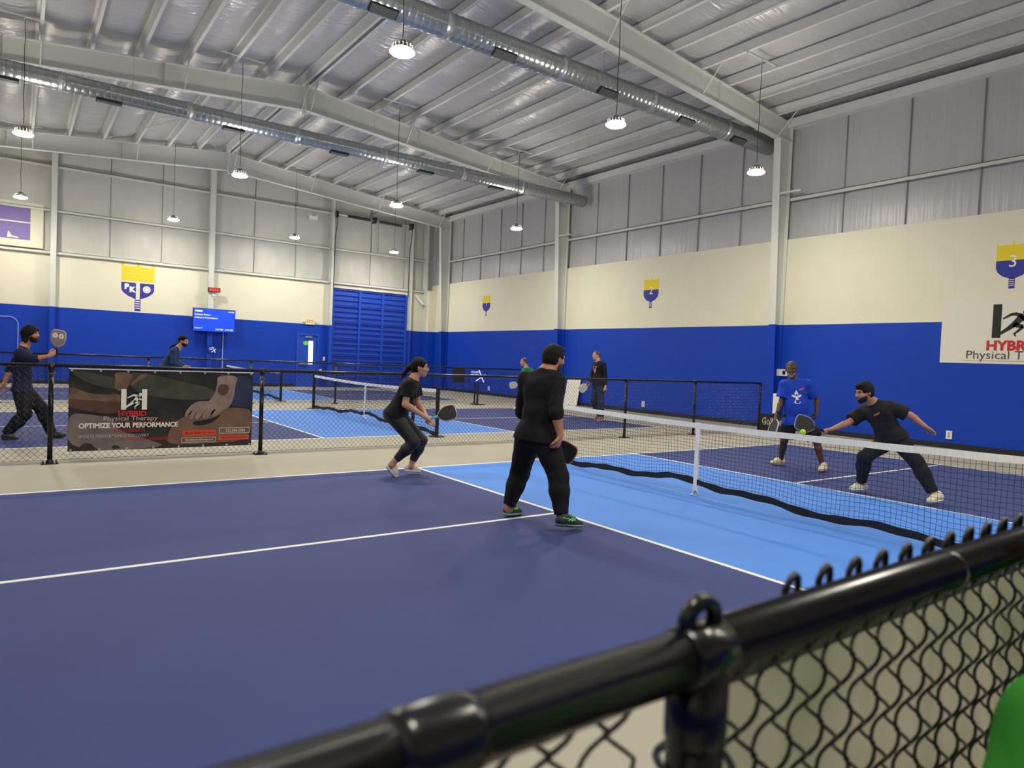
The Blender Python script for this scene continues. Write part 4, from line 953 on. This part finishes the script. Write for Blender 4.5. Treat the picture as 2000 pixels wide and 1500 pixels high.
    # shirt
    if shirt:
        m = shirt['m']; e = shirt.get('e', .013); G = SDF(); sw = shirt.get('w', 1.0)*bw
        hemc = J['pel']-up*shirt.get('hem', .06)
        G.cone(hemc-lat*.05*sw*sc, hemc+lat*.05*sw*sc, r_(.122)*sw*hw+e*1.5, r_(.120)*sw*hw+e*1.5, .05, fw_, .86); G.cone(hemc, wa, r_(.13)*sw*hw+e, r_(.126)*sw+e, .06, fw_, .80); G.cone(wa, ch, r_(.126)*sw*(.95 if female else 1)+e, r_(.138)*bw+e, .06, fw_, .74)
        G.cone(ch-lat*.06*bw, ch+lat*.06*bw, r_(.105)*bw+e, r_(.105)*bw+e, .06, fw_, .78)
        le = (legs or {}).get('e', .014)+.007
        for s in ('L', 'R'): G.cone(J['hip'+s], J['hip'+s]+up*.07, r_(.095)*legw+le, r_(.085)*legw+le*.8, .05)
        if belly: G.ell(J['pel']+tor*.30+fw_*.055*sc*bw, (lat, fw_, up), (.13*bw*sc+e, belly*sc+e, .18*sc), .06)
        if female:
            for s in (-1, 1): G.ell(ch+fw_*.075*sc+lat*.06*s*sc-up*.02, (lat, fw_, up), (.06*sc+e, .05*sc+e, .065*sc), .03)
        sl = shirt['sleeve']
        for s in ('L', 'R'):
            a, b_, c_ = J['sh'+s], J['el'+s], J['wr'+s]
            G.cone(ch+up*.06, a-up*.005, r_(.062)+e, r_(.056)*armw+e, .04); G.cone(J['neck']+up*.0, a+up*.008, r_(.043)+e*.6, r_(.043)+e*.7, .04)
            if sl < 1: G.cone(a, a+(b_-a)*sl, r_(.055)*armw+e, r_(.056)*armw+e*1.9, .03, cap='b')
            else:
                G.cone(a, b_, r_(.055)*armw+e, r_(.043)*armw+e*.9, .03); G.cone(b_, b_+(c_-b_)*(sl-1), r_(.043)*armw+e*.9, r_(.034)*armw+e*.8, .02, cap='b')
        nb = J['neck']+(q(-.025, 0, -.05)-J['neck'])*.42+up*.012
        G.ell(nb+fw_*.012, (lat, fw_, up), (r_(.068), r_(.070), r_(.035)), .006, sub=True)
        G.cut(-up, hemc-up*.0); G.noise(shirt.get('amp', .005), 24, shirt.get('seed', 5)); G.noise(.0018, 60, 9)
        so = part('shirt' if shirt.get('name') is None else shirt['name'], G, m); so['label'] = shirt['label'] if 'label' in shirt else so.name
        if 'label' not in shirt: del so['label']
        for d_ in shirt.get('decals', ()):    # (name, polygons in metres on the chest, centre (lat, up), material, direction)
            c0 = ch+lat*d_['c'][0]+up*d_['c'][1]; b = MB(); sx_ = -lat
            for poly in d_['polys']:
                xs_ = [p[0] for p in poly]; ys_ = [p[1] for p in poly]; pp = [(p[0], p[1]) for p in poly]; vs = []
                dn = []
                for i in range(len(pp)):
                    a, c_ = pp[i], pp[(i+1) % len(pp)]; L_ = math.hypot(a[0]-c_[0], a[1]-c_[1]); kk = max(1, int(L_/.03))
                    dn += [(a[0]+(c_[0]-a[0])*j/kk, a[1]+(c_[1]-a[1])*j/kk) for j in range(kk)]
                for p_ in dn:
                    X = c0+sx_*p_[0]+up*p_[1]+fw_*.35
                    for _ in range(40): X = X-fw_*(max(float(G.ev(X)), -.01)*.8-.0015)
                    vs.append(X)
                b.add(vs, [tuple(range(len(vs)))], d_['m'])
            b.build(d_['name'], d_['m'], so)
    if legs:
        m = legs['m']; e = legs.get('e', .014); G = SDF(); lo_ = legs['to']; ew = legs.get('w', 1.0)
        G.cone(J['pel']-lat*.055*sc*bw, J['pel']+lat*.055*sc*bw, r_(.117)*bw*hw+e*.5, r_(.117)*bw*hw+e*.5, .05, fw_, .84); G.cone(J['pel'], J['pel']+up*.05, r_(.118)*bw*hw, r_(.112)*bw*hw, .05, fw_, .82)
        if female:
            for s in (-1, 1): G.ell(J['pel']-fw_*.06*sc+lat*.06*s*sc-up*.03, (lat, fw_, up), (.08*sc+e, .08*sc+e, .09*sc+e), .04)
        for s in ('L', 'R'):
            a, b_, c_ = J['hip'+s], J['kn'+s], J['an'+s]
            if lo_ <= 1: G.cone(a, a+(b_-a)*lo_, r_(.095)*legw+e, r_(.078)*legw*ew+e*2.2, .035, cap='b')
            else:
                G.cone(a, b_, r_(.094)*legw+e, r_(.060)*legw*ew+e, .035); mm = b_+(c_-b_)*.35; ee = b_+(c_-b_)*(lo_-1)
                G.cone(b_, mm, r_(.060)*legw*ew+e, r_(.060)*legw*ew+e, .03); G.cone(mm, ee, r_(.059)*legw*ew+e, r_(.042)*ew+e, .03, cap='b')
        G.noise(legs.get('amp', .005), 26, 11); G.noise(legs.get('amp', .005)*.3, 60, 12); lo2 = part(legs.get('name', 'trousers'), G, m)
    if shoe:
        for s in ('L', 'R'):
            he, to, an = J['he'+s], J['toe'+s], J['an'+s]; d = nrm(to-he); uz = V3((0, 0, 1)); uz = nrm(uz-d*(uz@d)); 
            if (an-he)@uz < 0: uz = -uz
            L = min(max(np.linalg.norm(to-he), .22), .30); he = he+uz*.004; wd = np.cross(uz, d)
            G = SDF(); G.cone(he+d*.03+uz*.045, he+d*(L*.55)+uz*.045, .040, .043, .03, wd, .92); G.cone(he+d*(L*.5)+uz*.040, he+d*(L-.045)+uz*.032, .046, .038, .03, uz, .72)
            G.cone(he+d*.05+uz*.05, an*.75+(he+d*.06+uz*.09)*.25, .043, .043, .03); G.cone(he+d*.07+uz*.085, he+d*L*.62+uz*.056, .037, .032, .02)
            G.cut(-uz, he+uz*.018); G.cut(uz+d*-.0, he+uz*.138)
            so = part('shoe', G, shoe['m'], min(res, .007))
            K = SDF(); K.cone(he+d*.035+uz*.013, he+d*(L*.5)+uz*.013, .044, .044, .02, uz, .5); K.cone(he+d*(L*.5)+uz*.013, he+d*(L-.045)+uz*.015, .047, .042, .02, uz, .5); K.cut(-uz, he+uz*-.002); K.cut(uz, he+uz*.028)
            part('sole', K, shoe['sole'], min(res, .007), par=so)
            if 'stripe' in shoe:
                b = MB()
                for sd in (-1, 1):
                    for (a0, a1, z0, z1) in ((.30, .52, .055, .085), (.42, .60, .055, .080), (.12, .58, .082, .062)):
                        pa = []
                        for q_ in np.linspace(0, 1, 6):
                            X = he+d*L*(a0+(a1-a0)*q_)+uz*(z0+(z1-z0)*q_)+wd*sd*.12
                            for _ in range(30): X = X-wd*sd*(float(G.ev(X))*.8)
                            pa.append(X)
                        b.tube(pa, .0045, 5, shoe['stripe'])
                b.build('side_stripes', shoe['stripe'], so)
                b = MB()
                b.build
            b = MB()
            for k in range(4):
                X0_ = he+d*(L*.42+.022*k); pa = []
                for an_ in np.linspace(-.5, .5, 5):
                    X = X0_+uz*.16+wd*an_*.05
                    for _ in range(30): X = X-uz*(float(G.ev(X))*.8)
                    pa.append(X+uz*.001)
                b.tube(pa, .0028, 4)
            b.build('laces', shoe.get('lace', M_white), so)
    return t, dict(J=J, lat=lat, up=up, fw=fw_, ch=ch, q=q)
J = {}
J["M"]=dict(headtop=(-2.537,-0.304,1.663), head=(-2.54,-0.307,1.554), chin=(-2.452,-0.314,1.423), nose=(-2.407,-0.331,1.492), neck=(-2.597,-0.295,1.423), shL=(-2.672,-0.095,1.337), elL=(-2.591,0.056,1.018), wrL=(-2.335,0.033,0.788), haL=(-2.252,-0.031,0.711), fiL=(-2.21,-0.063,0.673), shR=(-2.565,-0.396,1.343), elR=(-2.63,-0.509,1.061), wrR=(-2.61,-0.556,0.862), haR=(-2.613,-0.557,0.789), fiR=(-2.628,-0.525,0.697), pel=(-2.637,-0.265,0.84), hipL=(-2.665,-0.172,0.787), hipR=(-2.605,-0.364,0.793), knL=(-2.602,0.04,0.421), anL=(-2.709,0.055,0.102), toeL=(-2.508,0.102,-0.002), heL=(-2.73,0.079,0.015), knR=(-2.555,-0.489,0.469), anR=(-2.579,-0.583,0.143), toeR=(-2.357,-0.626,0.016), heR=(-2.653,-0.607,0.054))
J["W"]=dict(headtop=(-2.464,2.447,1.494), head=(-2.463,2.441,1.377), chin=(-2.373,2.409,1.271), nose=(-2.338,2.399,1.35), neck=(-2.512,2.471,1.22), shR=(-2.628,2.355,1.16), elR=(-2.679,2.333,0.92), wrR=(-2.46,2.266,0.784), haR=(-2.393,2.266,0.751), fiR=(-2.342,2.252,0.732), shL=(-2.414,2.583,1.164), elL=(-2.38,2.573,0.921), wrL=(-2.35,2.371,0.754), haL=(-2.317,2.332,0.685), fiL=(-2.29,2.285,0.637), pel=(-2.673,2.572,0.798), hipR=(-2.709,2.497,0.766), hipL=(-2.61,2.623,0.761), knR=(-2.538,2.335,0.452), anR=(-2.756,2.482,0.166), toeR=(-2.71,2.504,-0.007), heR=(-2.822,2.529,0.125), knL=(-2.35,2.482,0.447), anL=(-2.456,2.547,0.121), toeL=(-2.305,2.544,0.019), heL=(-2.519,2.589,0.039))
J["B"]=dict(headtop=(3.443,0.97,1.701), head=(3.445,0.963,1.571), chin=(3.382,0.941,1.415), nose=(3.327,0.924,1.545), neck=(3.493,0.946,1.384), shR=(3.375,1.029,1.313), elR=(3.339,1.045,1.057), wrR=(3.186,1.023,0.831), haR=(3.156,1.017,0.759), fiR=(3.119,1.018,0.711), shL=(3.6,0.779,1.337), elL=(3.757,0.692,1.107), wrL=(3.677,0.643,0.916), haL=(3.653,0.633,0.828), fiL=(3.624,0.639,0.771), pel=(3.516,0.881,0.807), hipR=(3.487,0.949,0.76), hipL=(3.558,0.799,0.773), knR=(3.363,0.976,0.423), anR=(3.503,1.108,0.085), toeR=(3.298,1.156,0.023), heR=(3.587,1.094,0.024), knL=(3.589,0.565,0.457), anL=(3.624,0.463,0.091), toeL=(3.415,0.389,0.011), heL=(3.705,0.462,0.022))
J["K"]=dict(headtop=(2.093,-0.906,1.416), head=(2.085,-0.904,1.306), chin=(1.989,-0.876,1.175), nose=(1.936,-0.847,1.263), neck=(2.205,-0.948,1.174), shR=(2.326,-0.816,1.078), elR=(2.091,-0.702,0.898), wrR=(1.897,-0.589,0.805), haR=(1.824,-0.549,0.783), fiR=(1.782,-0.519,0.781), shL=(2.27,-1.12,1.135), elL=(2.394,-1.313,1.048), wrL=(2.458,-1.464,0.922), haL=(2.493,-1.517,0.87), fiL=(2.56,-1.567,0.823), pel=(2.39,-1.112,0.745), hipR=(2.4,-1.034,0.703), hipL=(2.385,-1.197,0.709), knR=(2.106,-0.928,0.486), anR=(2.281,-0.822,0.131), toeR=(2.095,-0.777,0.037), heR=(2.385,-0.828,0.03), knL=(2.351,-1.441,0.482), anL=(2.343,-1.661,0.132), toeL=(2.177,-1.667,0.037), heL=(2.458,-1.698,0.049))
J["J"]=dict(headtop=(6.099,8.328,1.877), head=(6.089,8.331,1.767), chin=(6.047,8.356,1.627), nose=(6.012,8.385,1.721), neck=(6.125,8.297,1.589), shR=(6.197,8.49,1.517), elR=(6.134,8.523,1.207), wrR=(5.933,8.413,1), haR=(5.867,8.398,0.945), fiR=(5.8,8.383,0.904), shL=(6.134,8.102,1.512), elL=(6.182,8.054,1.201), wrL=(6.151,8.004,0.943), haL=(6.127,7.994,0.875), fiL=(6.096,7.977,0.807), pel=(6.134,8.267,0.997), hipR=(6.145,8.357,0.965), hipL=(6.135,8.166,0.975), knR=(6.095,8.376,0.547), anR=(6.342,8.388,0.112), toeR=(6.117,8.363,0.006), heR=(6.401,8.405,0.039), knL=(6.127,8.128,0.523), anL=(6.225,8.164,0.106), toeL=(6.069,8.15,-0.001), heL=(6.26,8.135,0.025))
J["G"]=dict(headtop=(6.147,11.627,1.632), head=(6.149,11.621,1.506), chin=(6.1,11.65,1.361), nose=(6.06,11.685,1.485), neck=(6.203,11.574,1.319), shR=(6.08,11.536,1.238), elR=(5.98,11.414,1.005), wrR=(5.889,11.412,0.863), haR=(5.822,11.398,0.831), fiR=(5.785,11.425,0.814), shL=(6.367,11.575,1.26), elL=(6.31,11.482,0.993), wrL=(6.064,11.408,0.834), haL=(6.026,11.434,0.801), fiL=(5.988,11.461,0.784), pel=(6.31,11.596,0.749), hipR=(6.199,11.552,0.718), hipL=(6.393,11.596,0.718), knR=(5.978,11.577,0.415), anR=(6.008,11.727,0.071), toeR=(5.843,11.66,0.03), heR=(6.064,11.746,0.021), knL=(6.277,11.605,0.382), anL=(6.416,11.739,0.068), toeL=(6.218,11.633,0.013), heL=(6.443,11.717,0.021))
J["N"]=dict(headtop=(-6.413,7.791,1.752), head=(-6.398,7.774,1.618), chin=(-6.305,7.738,1.472), nose=(-6.255,7.718,1.586), neck=(-6.465,7.815,1.408), shR=(-6.51,7.62,1.306), elR=(-6.34,7.407,1.231), wrR=(-6.151,7.333,1.294), haR=(-6.094,7.318,1.343), fiR=(-6.05,7.3,1.376), shL=(-6.463,8.02,1.334), elL=(-6.635,8.171,1.041), wrL=(-6.703,8.114,0.84), haL=(-6.721,8.099,0.768), fiL=(-6.733,8.08,0.705), pel=(-6.482,7.802,0.795), hipR=(-6.495,7.711,0.761), hipL=(-6.442,7.87,0.752), knL=(-6.232,7.668,0.47), anL=(-6.079,7.663,0.041), toeL=(-5.913,7.603,0.019), heL=(-6.084,7.664,-0.039), knR=(-6.439,7.569,0.393), anR=(-6.68,7.607,0.065), toeR=(-6.554,7.574,-0.013), heR=(-6.723,7.574,0.008))
J["T"]=dict(headtop=(-3.497,11.857,1.771), head=(-3.477,11.837,1.655), chin=(-3.424,11.818,1.529), nose=(-3.385,11.806,1.625), neck=(-3.569,11.898,1.487), shR=(-3.674,11.773,1.426), elR=(-3.687,11.722,1.16), wrR=(-3.478,11.69,1.052), haR=(-3.422,11.648,1.031), fiR=(-3.374,11.612,1.011), shL=(-3.556,12.085,1.439), elL=(-3.564,12.129,1.165), wrL=(-3.391,11.875,1.072), haL=(-3.343,11.839,1.051), fiL=(-3.295,11.803,1.03), pel=(-3.836,12.072,0.982), hipR=(-3.859,11.988,0.95), hipL=(-3.793,12.138,0.946), knR=(-3.706,11.837,0.575), anR=(-3.896,11.955,0.078), toeR=(-3.717,11.884,0.012), heR=(-3.942,11.986,0.017), knL=(-3.546,12.03,0.59), anL=(-3.682,12.109,0.087), toeL=(-3.499,12.035,0.021), heL=(-3.728,12.14,0.026))

M_blackcloth = cloth('black_cotton', S(24, 23, 25)); M_blackpant = cloth('black_trouser', S(21, 21, 24)); M_legging = mat('black_leggings', S(30, 31, 36), .6, bump=.15, bscale=20, bdist=.006)
M_offwhite = mat('off_white_shoe', S(222, 212, 198), .6, noise=.05, nscale=20); M_cream = mat('cream_shoe', S(226, 220, 186), .6, noise=.06, nscale=20); M_whitesole = mat('white_rubber', S(228, 224, 212), .55)
Rimg = azim(-36.1); Aimg = azim(53.9)
N = nrm
# central man, seen from behind
person(J['M'], 'person in black long-sleeved top and black trousers, standing back to the viewer at centre', azim(2, -8), 'tan', .0065, bw=1.20, legw=1.16, armw=1.16, belly=.08, hair='short', haircol=M_hair, beard=(mat('stubble', S(66, 48, 42), .7), False),
    shirt=dict(m=M_blackcloth, sleeve=1.32, hem=.06, e=.015, w=1.0, amp=.006), legs=dict(m=M_blackpant, to=1.97, e=.019, w=1.06, amp=.007),
    shoe=dict(m=mat('charcoal_shoe', S(38, 42, 46), .6, noise=.15, nscale=30), sole=mat('mint_sole', S(140, 214, 176), .5, col2=S(60, 66, 66), nscale=7), stripe=mat('neon_green', S(110, 240, 110), .5), lace=mat('neon_green', S(110, 240, 110), .5)),
    hands=dict(R=dict(pn=-Rimg*.9+Aimg*.4, curl=.75, side=-1), L=dict(pn=azim(-60), curl=1.1, side=1)))
# woman in profile
person(J['W'], 'person in black T-shirt and leggings with a ponytail, crouching ready beside the kitchen line', azim(-34, -2), 'light', .0065, female=True, bw=.98, legw=1.10, armw=1.02, hair='pony',
    shirt=dict(m=M_blackcloth, sleeve=.62, hem=.045, e=.014, amp=.004), legs=dict(m=M_legging, to=1.80, e=.006, amp=.0012, name='leggings'), shoe=dict(m=M_offwhite, sole=M_whitesole),
    hands=dict(R=dict(pn=V3((0, 0, -1))+Aimg*.8, curl=1.15, side=1), L=dict(pn=V3((0, 0, 1))-Aimg*.3, curl=.35, side=1, spread=.12)))
# man in blue
org_tag = mat('orange_tag', S(240, 96, 66), .6)
fig = [[(0, .115), (-.028, .06), (-.018, .03), (0, .05), (.018, .03), (.028, .06)], [(-.02, .028), (-.075, .045), (-.055, .015), (-.085, .02), (-.03, -.005), (-.012, .01)], [(.02, .028), (.075, .045), (.055, .015), (.085, .02), (.03, -.005), (.012, .01)],
       [(-.014, .02), (.014, .02), (.02, -.03), (.05, -.08), (.03, -.10), (-.03, -.10), (-.05, -.08), (-.02, -.03)]]
person(J['B'], 'person in royal blue T-shirt with white emblem and black shorts, standing behind the near net', azim(214, -4), 'dark', .008, bw=1.12, belly=.10, legw=.98, armw=1.05, hair='crop', haircol=M_hairg, beard=(M_beardw, True),
    shirt=dict(m=cloth('royal_blue_cotton', S(30, 70, 190)), sleeve=.78, hem=.12, e=.020, w=1.10, amp=.005, decals=[dict(name='white_emblem', polys=fig, c=(.0, -.10), m=M_print_white), dict(name='name_tag', polys=[[(-.04, -.016), (.04, .008), (.042, .03), (-.038, .006)]], c=(-.085, .02), m=org_tag)]),
    legs=dict(m=cloth('black_shorts', S(18, 18, 20)), to=.86, e=.02, w=1.12, name='shorts'), shoe=dict(m=M_cream, sole=mat('tan_sole', S(196, 156, 120), .6)),
    hands=dict(R=dict(pn=-azim(143.9)*.6+Aimg*.2+V3((0, 0, 0))+Rimg, curl=1.0, side=-1), L=dict(pn=-Rimg*.9-Aimg*.1, curl=.5, side=1)))
# lunging man
person(J['K'], 'person in black T-shirt and dark trousers lunging to reach the ball over the near net', azim(160, -12), 'tan', .008, bw=1.02, legw=1.05, armw=1.02, hair='short', beard=(M_beard, True),
    shirt=dict(m=cloth('faded_black_cotton', S(36, 34, 34)), sleeve=.82, hem=.03, e=.020, amp=.006, decals=[dict(name='name_tag', polys=[[(-.04, -.018), (.04, .004), (.042, .028), (-.038, .008)]], c=(-.06, .02), m=org_tag)]),
    legs=dict(m=cloth('dark_navy_trouser', S(26, 27, 36)), to=1.93, e=.018, w=1.05), shoe=dict(m=M_cream, sole=M_whitesole, lace=M_dark),
    hands=dict(R=dict(pn=V3((0, 0, -1))-Aimg*.3, curl=1.05, side=-1), L=dict(pn=V3((0, 0, -1))-Aimg*.2, curl=.15, side=1, spread=.16)))
# man in jeans by the right wall
pk = mat('pink_print', S(222, 150, 152), .7)
person(J['J'], 'person in black shirt with pink lettering and jeans walking by the far right wall', azim(165, -2), 'light', .011, bw=1.0, hair='thin', haircol=M_hairg,
    shirt=dict(m=M_blackcloth, sleeve=1.85, hem=.05, e=.018, amp=.005, decals=[dict(name='chest_print', polys=[[(-.09, .06), (.09, .06), (.09, .09), (-.09, .09)], [(-.09, .01), (.06, .01), (.06, .045), (-.09, .045)], [(-.05, -.05), (.05, -.05), (.05, 0), (-.05, 0)], [(-.02, -.09), (.02, -.09), (.02, -.06), (-.02, -.06)]], c=(0, -.04), m=pk)]),
    legs=dict(m=cloth('blue_denim', S(42, 54, 78)), to=1.95, e=.018, w=1.15), shoe=dict(m=mat('brown_shoe', S(150, 104, 80), .6), sole=M_whitesole),
    hands=dict(R=dict(curl=1.0), L=dict(curl=.6)))
# man in green behind the central man
person(J['G'], 'person in green T-shirt crouching by the far right wall, partly behind the central player', azim(162, -4), 'light', .012, bw=.98, hair='thin', haircol=M_hairg,
    shirt=dict(m=cloth('green_cotton', S(34, 136, 74)), sleeve=.75, hem=.05, e=.018, decals=[dict(name='chest_print', polys=[[(-.07, -.05), (-.04, -.05), (-.04, .02), (-.07, .02)], [(-.02, -.05), (.02, -.05), (0, .03)], [(.04, -.05), (.08, -.05), (.08, .02), (.04, .02)]], c=(0, -.08), m=M_print_white)]),
    legs=dict(m=M_blackpant, to=1.93, e=.018), shoe=dict(m=M_offwhite, sole=M_whitesole), hands=dict(R=dict(curl=1.0), L=dict(curl=.5)))
# man in navy at the left
person(J['N'], 'person in navy shirt with long black hair striding right behind the fence at far left', azim(-36, 0), 'tan', .009, bw=1.04, armw=1.05, hair='long', beard=(M_beard, True),
    shirt=dict(m=cloth('navy_cotton', S(28, 30, 62)), sleeve=1.35, hem=.08, e=.018, amp=.006), legs=dict(m=M_blackpant, to=1.93, e=.022, w=1.15), shoe=dict(m=mat('black_shoe', S(24, 25, 28), .5), sole=mat('black_sole', S(16, 16, 17), .6), lace=M_dark),
    hands=dict(R=dict(pn=V3(Aimg), curl=1.1, side=1), L=dict(pn=Rimg, curl=.3, side=1)))
# man in beanie
person(J['T'], 'person in dark beanie and blue-grey top bending forward beyond the first fence', azim(-45, -6), 'light', .011, bw=.98, hair='beanie', beard=(M_beard, True),
    shirt=dict(m=cloth('blue_grey_cotton', S(48, 68, 102)), sleeve=1.85, hem=.05, e=.018, amp=.006), legs=dict(m=M_blackpant, to=1.93, e=.018), shoe=dict(m=mat('black_shoe', S(24, 25, 28), .5), sole=mat('black_sole', S(16, 16, 17), .6)),
    hands=dict(R=dict(curl=.8), L=dict(curl=.8)))
# spectator in green at the near right, seated, only the sleeve in view
SJ = dict(headtop=(-5.17, -5.02, 1.46), head=(-5.17, -5.02, 1.34), chin=(-5.14, -4.96, 1.21), nose=(-5.11, -4.94, 1.30), neck=(-5.20, -5.06, 1.14), shL=(-5.44, -4.965, 1.04), elL=(-5.56, -4.945, .79), wrL=(-5.36, -4.91, .66), haL=(-5.22, -4.90, .64), fiL=(-5.17, -4.90, .62),
    shR=(-5.08, -5.20, 1.06), elR=(-4.98, -5.16, .80), wrR=(-5.06, -5.0, .66), haR=(-5.09, -4.96, .63), fiR=(-5.12, -4.93, .62), pel=(-5.24, -5.30, .56), hipL=(-5.32, -5.25, .53), hipR=(-5.14, -5.34, .53), knL=(-5.24, -4.93, .48), anL=(-5.26, -5.0, .10), toeL=(-5.22, -4.86, .01), heL=(-5.28, -5.07, .01), knR=(-5.04, -4.99, .48), anR=(-5.06, -5.08, .1), toeR=(-4.98, -4.93, .01), heR=(-5.09, -5.14, .01))
person(SJ, 'person in bright green shirt at the bottom right corner, beside the nearest fence', azim(60), 'tan', .009, bw=.95, hair='short', shirt=dict(m=cloth('bright_green_fleece', S(52, 140, 48)), sleeve=1.8, hem=.02, e=.03, amp=.008), legs=dict(m=cloth('grey_trouser', S(60, 60, 64)), to=1.93, e=.018), shoe=dict(m=M_offwhite, sole=M_whitesole))
b = MB(); b.box((-5.46, -5.60, .38), (-4.98, -5.16, .42)); 
bench = thing('stool', 'grey bench seat under the person in green beside the nearest fence', 'stool', (-5.2, -5.45, 0)); spart(b, 'seat', M_purlin, bench)
for x in (-5.42, -5.02):
    for y in (-5.56, -5.20): b = MB(); b.tube([(x, y, 0), (x, y, .38)], .015, 8); spart(b, 'leg', M_dark, bench)

# ------------------------------------------------------------------ paddles and ball
def paddle(grip, c, nh, w, h, mf, me, label, mh=None, deco=None):
    grip, c = V3(grip), V3(c); up = N(c-grip); n = V3(nh)-up*(V3(nh)@up); n = N(n); a = np.cross(up, n)
    t = thing('pickleball_paddle', label, 'paddle', tuple(c), 'paddles held by the players')
    out = [(-.11, -h/2), (-w/2+.02, -h/2+.06), (-w/2, -h/2+.11), (-w/2, h/2-.05), (-w/2+.012, h/2-.018), (-w/2+.05, h/2), (w/2-.05, h/2), (w/2-.012, h/2-.018), (w/2, h/2-.05), (w/2, -h/2+.11), (w/2-.02, -h/2+.06), (.11, -h/2)]
    out = [(-.018, -h/2)]+out[1:-1]+[(.018, -h/2)]
    q = chaikin(out, 2)
    b = MB(); b.prism([(x*.955, y*.955) for x, y in q], c-n*.0075, a, up, n*.015, mf); spart(b, 'face', mf, t)
    b = MB(); b.tube([c+a*x*.975+up*y*.975 for x, y in q], .0085, 6, me, closed=True); spart(b, 'edge_guard', me, t, True)
    b = MB(); b.tube([c-up*(h/2-.01), c-up*(h/2+.115)], .015, 10); b.tube([c-up*(h/2+.115), c-up*(h/2+.13)], .019, 10); spart(b, 'handle', mh or M_black, t, True)
    if deco: deco(t, c, a, up, n, w, h)
    return t
M_carbon = mat('carbon_face', S(52, 53, 50), .6, noise=.1, nscale=30)
paddle((-2.262, -.024, .707), (-2.178, -.104, .645), -Aimg*.9-Rimg*.3, .20, .26, M_blackprint, mat('wood_orange_edge', S(176, 118, 74), .5), 'black paddle with orange edge held low by the central player')
paddle((-2.336, 2.225, .762), (-2.213, 2.11, .822), -Aimg+V3((0, 0, .25)), .19, .25, M_carbon, mat('pale_edge', S(190, 180, 160), .5), 'dark grey paddle with mint grip held out by the crouching woman', mat('mint_grip', S(120, 214, 186), .6))
paddle((3.144, 1.002, .777), (3.09, 1.0, .655), -Rimg*.9-Aimg*.35, .19, .26, M_blackprint, mat('white_edge', S(205, 205, 208), .5), 'dark paddle with white edge seen nearly edge-on, held by the person in blue')
paddle((1.762, -.515, .801), (1.600, -.405, .862), -Aimg*.95+V3((0, 0, .15)), .20, .27, M_carbon, mat('grey_edge', S(150, 152, 158), .5), 'dark paddle with pale grey edge meeting the ball above the near net')
def squig(t, c, a, up, n, w, h):
    b = MB()
    for k in range(5):
        b.tube([c+n*.009+up*(-.09+.045*k)+a*x+up*.015*math.sin(x*50+k) for x in np.linspace(-.07, .07, 9)], .004, 4)
    spart(b, 'wavy_print', M_blackprint, t)
paddle((5.842, 8.392, .973), (5.755, 8.43, .885), -Aimg, .20, .27, mat('white_face', S(206, 206, 198), .5), mat('white_edge', S(205, 205, 208), .5), 'white paddle with wavy dark pattern held by the walking person in jeans', deco=squig)
paddle((5.797, 11.416, .814), (5.66, 11.47, .79), -Aimg, .20, .26, mat('white_face', S(206, 206, 198), .5), mat('white_edge', S(205, 205, 208), .5), 'plain white paddle held by the person in the green T-shirt by the wall')
def owl(t, c, a, up, n, w, h):
    for s in (-1, 1):
        b = MB(); b.tube([c+up*.045+a*.048*s+n*.008, c+up*.045+a*.048*s+n*.011], .040, 16); e = spart(b, 'printed_ring', M_print_white, t)
        b = MB(); b.tube([c+up*.045+a*.048*s+n*.011, c+up*.045+a*.048*s+n*.0125], .016, 12); spart(b, 'printed_dot', mat('ring_dot', S(206, 190, 140), .5), t)
    b = MB(); b.tube([c-up*.035+a*x+n*.009-up*.012*math.cos(x*40) for x in np.linspace(-.035, .035, 7)], .003, 4); spart(b, 'printed_curve', mat('pink_curve', S(180, 110, 104), .5), t)
paddle((-6.057, 7.293, 1.392), (-6.045, 7.268, 1.560), -Aimg, .225, .27, mat('taupe_face', S(150, 134, 124), .5), mat('taupe_edge', S(176, 168, 160), .5), 'taupe paddle with two pale rings raised by the person in navy', deco=owl)
c = V3((1.488, -.447, .768)); b = MB(); vs = []; fs = []
for i in range(13):
    for j in range(20): a_ = PI*i/12; p_ = 2*PI*j/20; rad_ = .037; vs.append(c+rad_*V3((math.sin(a_)*math.cos(p_), math.sin(a_)*math.sin(p_), math.cos(a_))))
for i in range(12):
    for j in range(20): fs.append((i*20+j, i*20+20+j, i*20+20+(j+1) % 20, i*20+(j+1) % 20))
b.add(vs, fs); ball = b.build('pickleball', mat('neon_ball', S(190, 250, 40), .4, emit=S(190, 250, 40), estr=0), None, True, loc=tuple(c)); tag(ball, 'neon yellow-green ball in the air just below the lunging player\'s paddle', 'ball')
b = MB()
for i in range(14):
    z_ = 1-2*(i+.5)/14; a_ = i*2.4; d_ = V3((math.sqrt(1-z_*z_)*math.cos(a_), math.sqrt(1-z_*z_)*math.sin(a_), z_)); b.tube([c+d_*.0365, c+d_*.0378], .0045, 8)
b.build('holes', M_dark, ball, loc=tuple(c))
for o in bpy.data.objects:
    if '_w' in o: del o['_w']
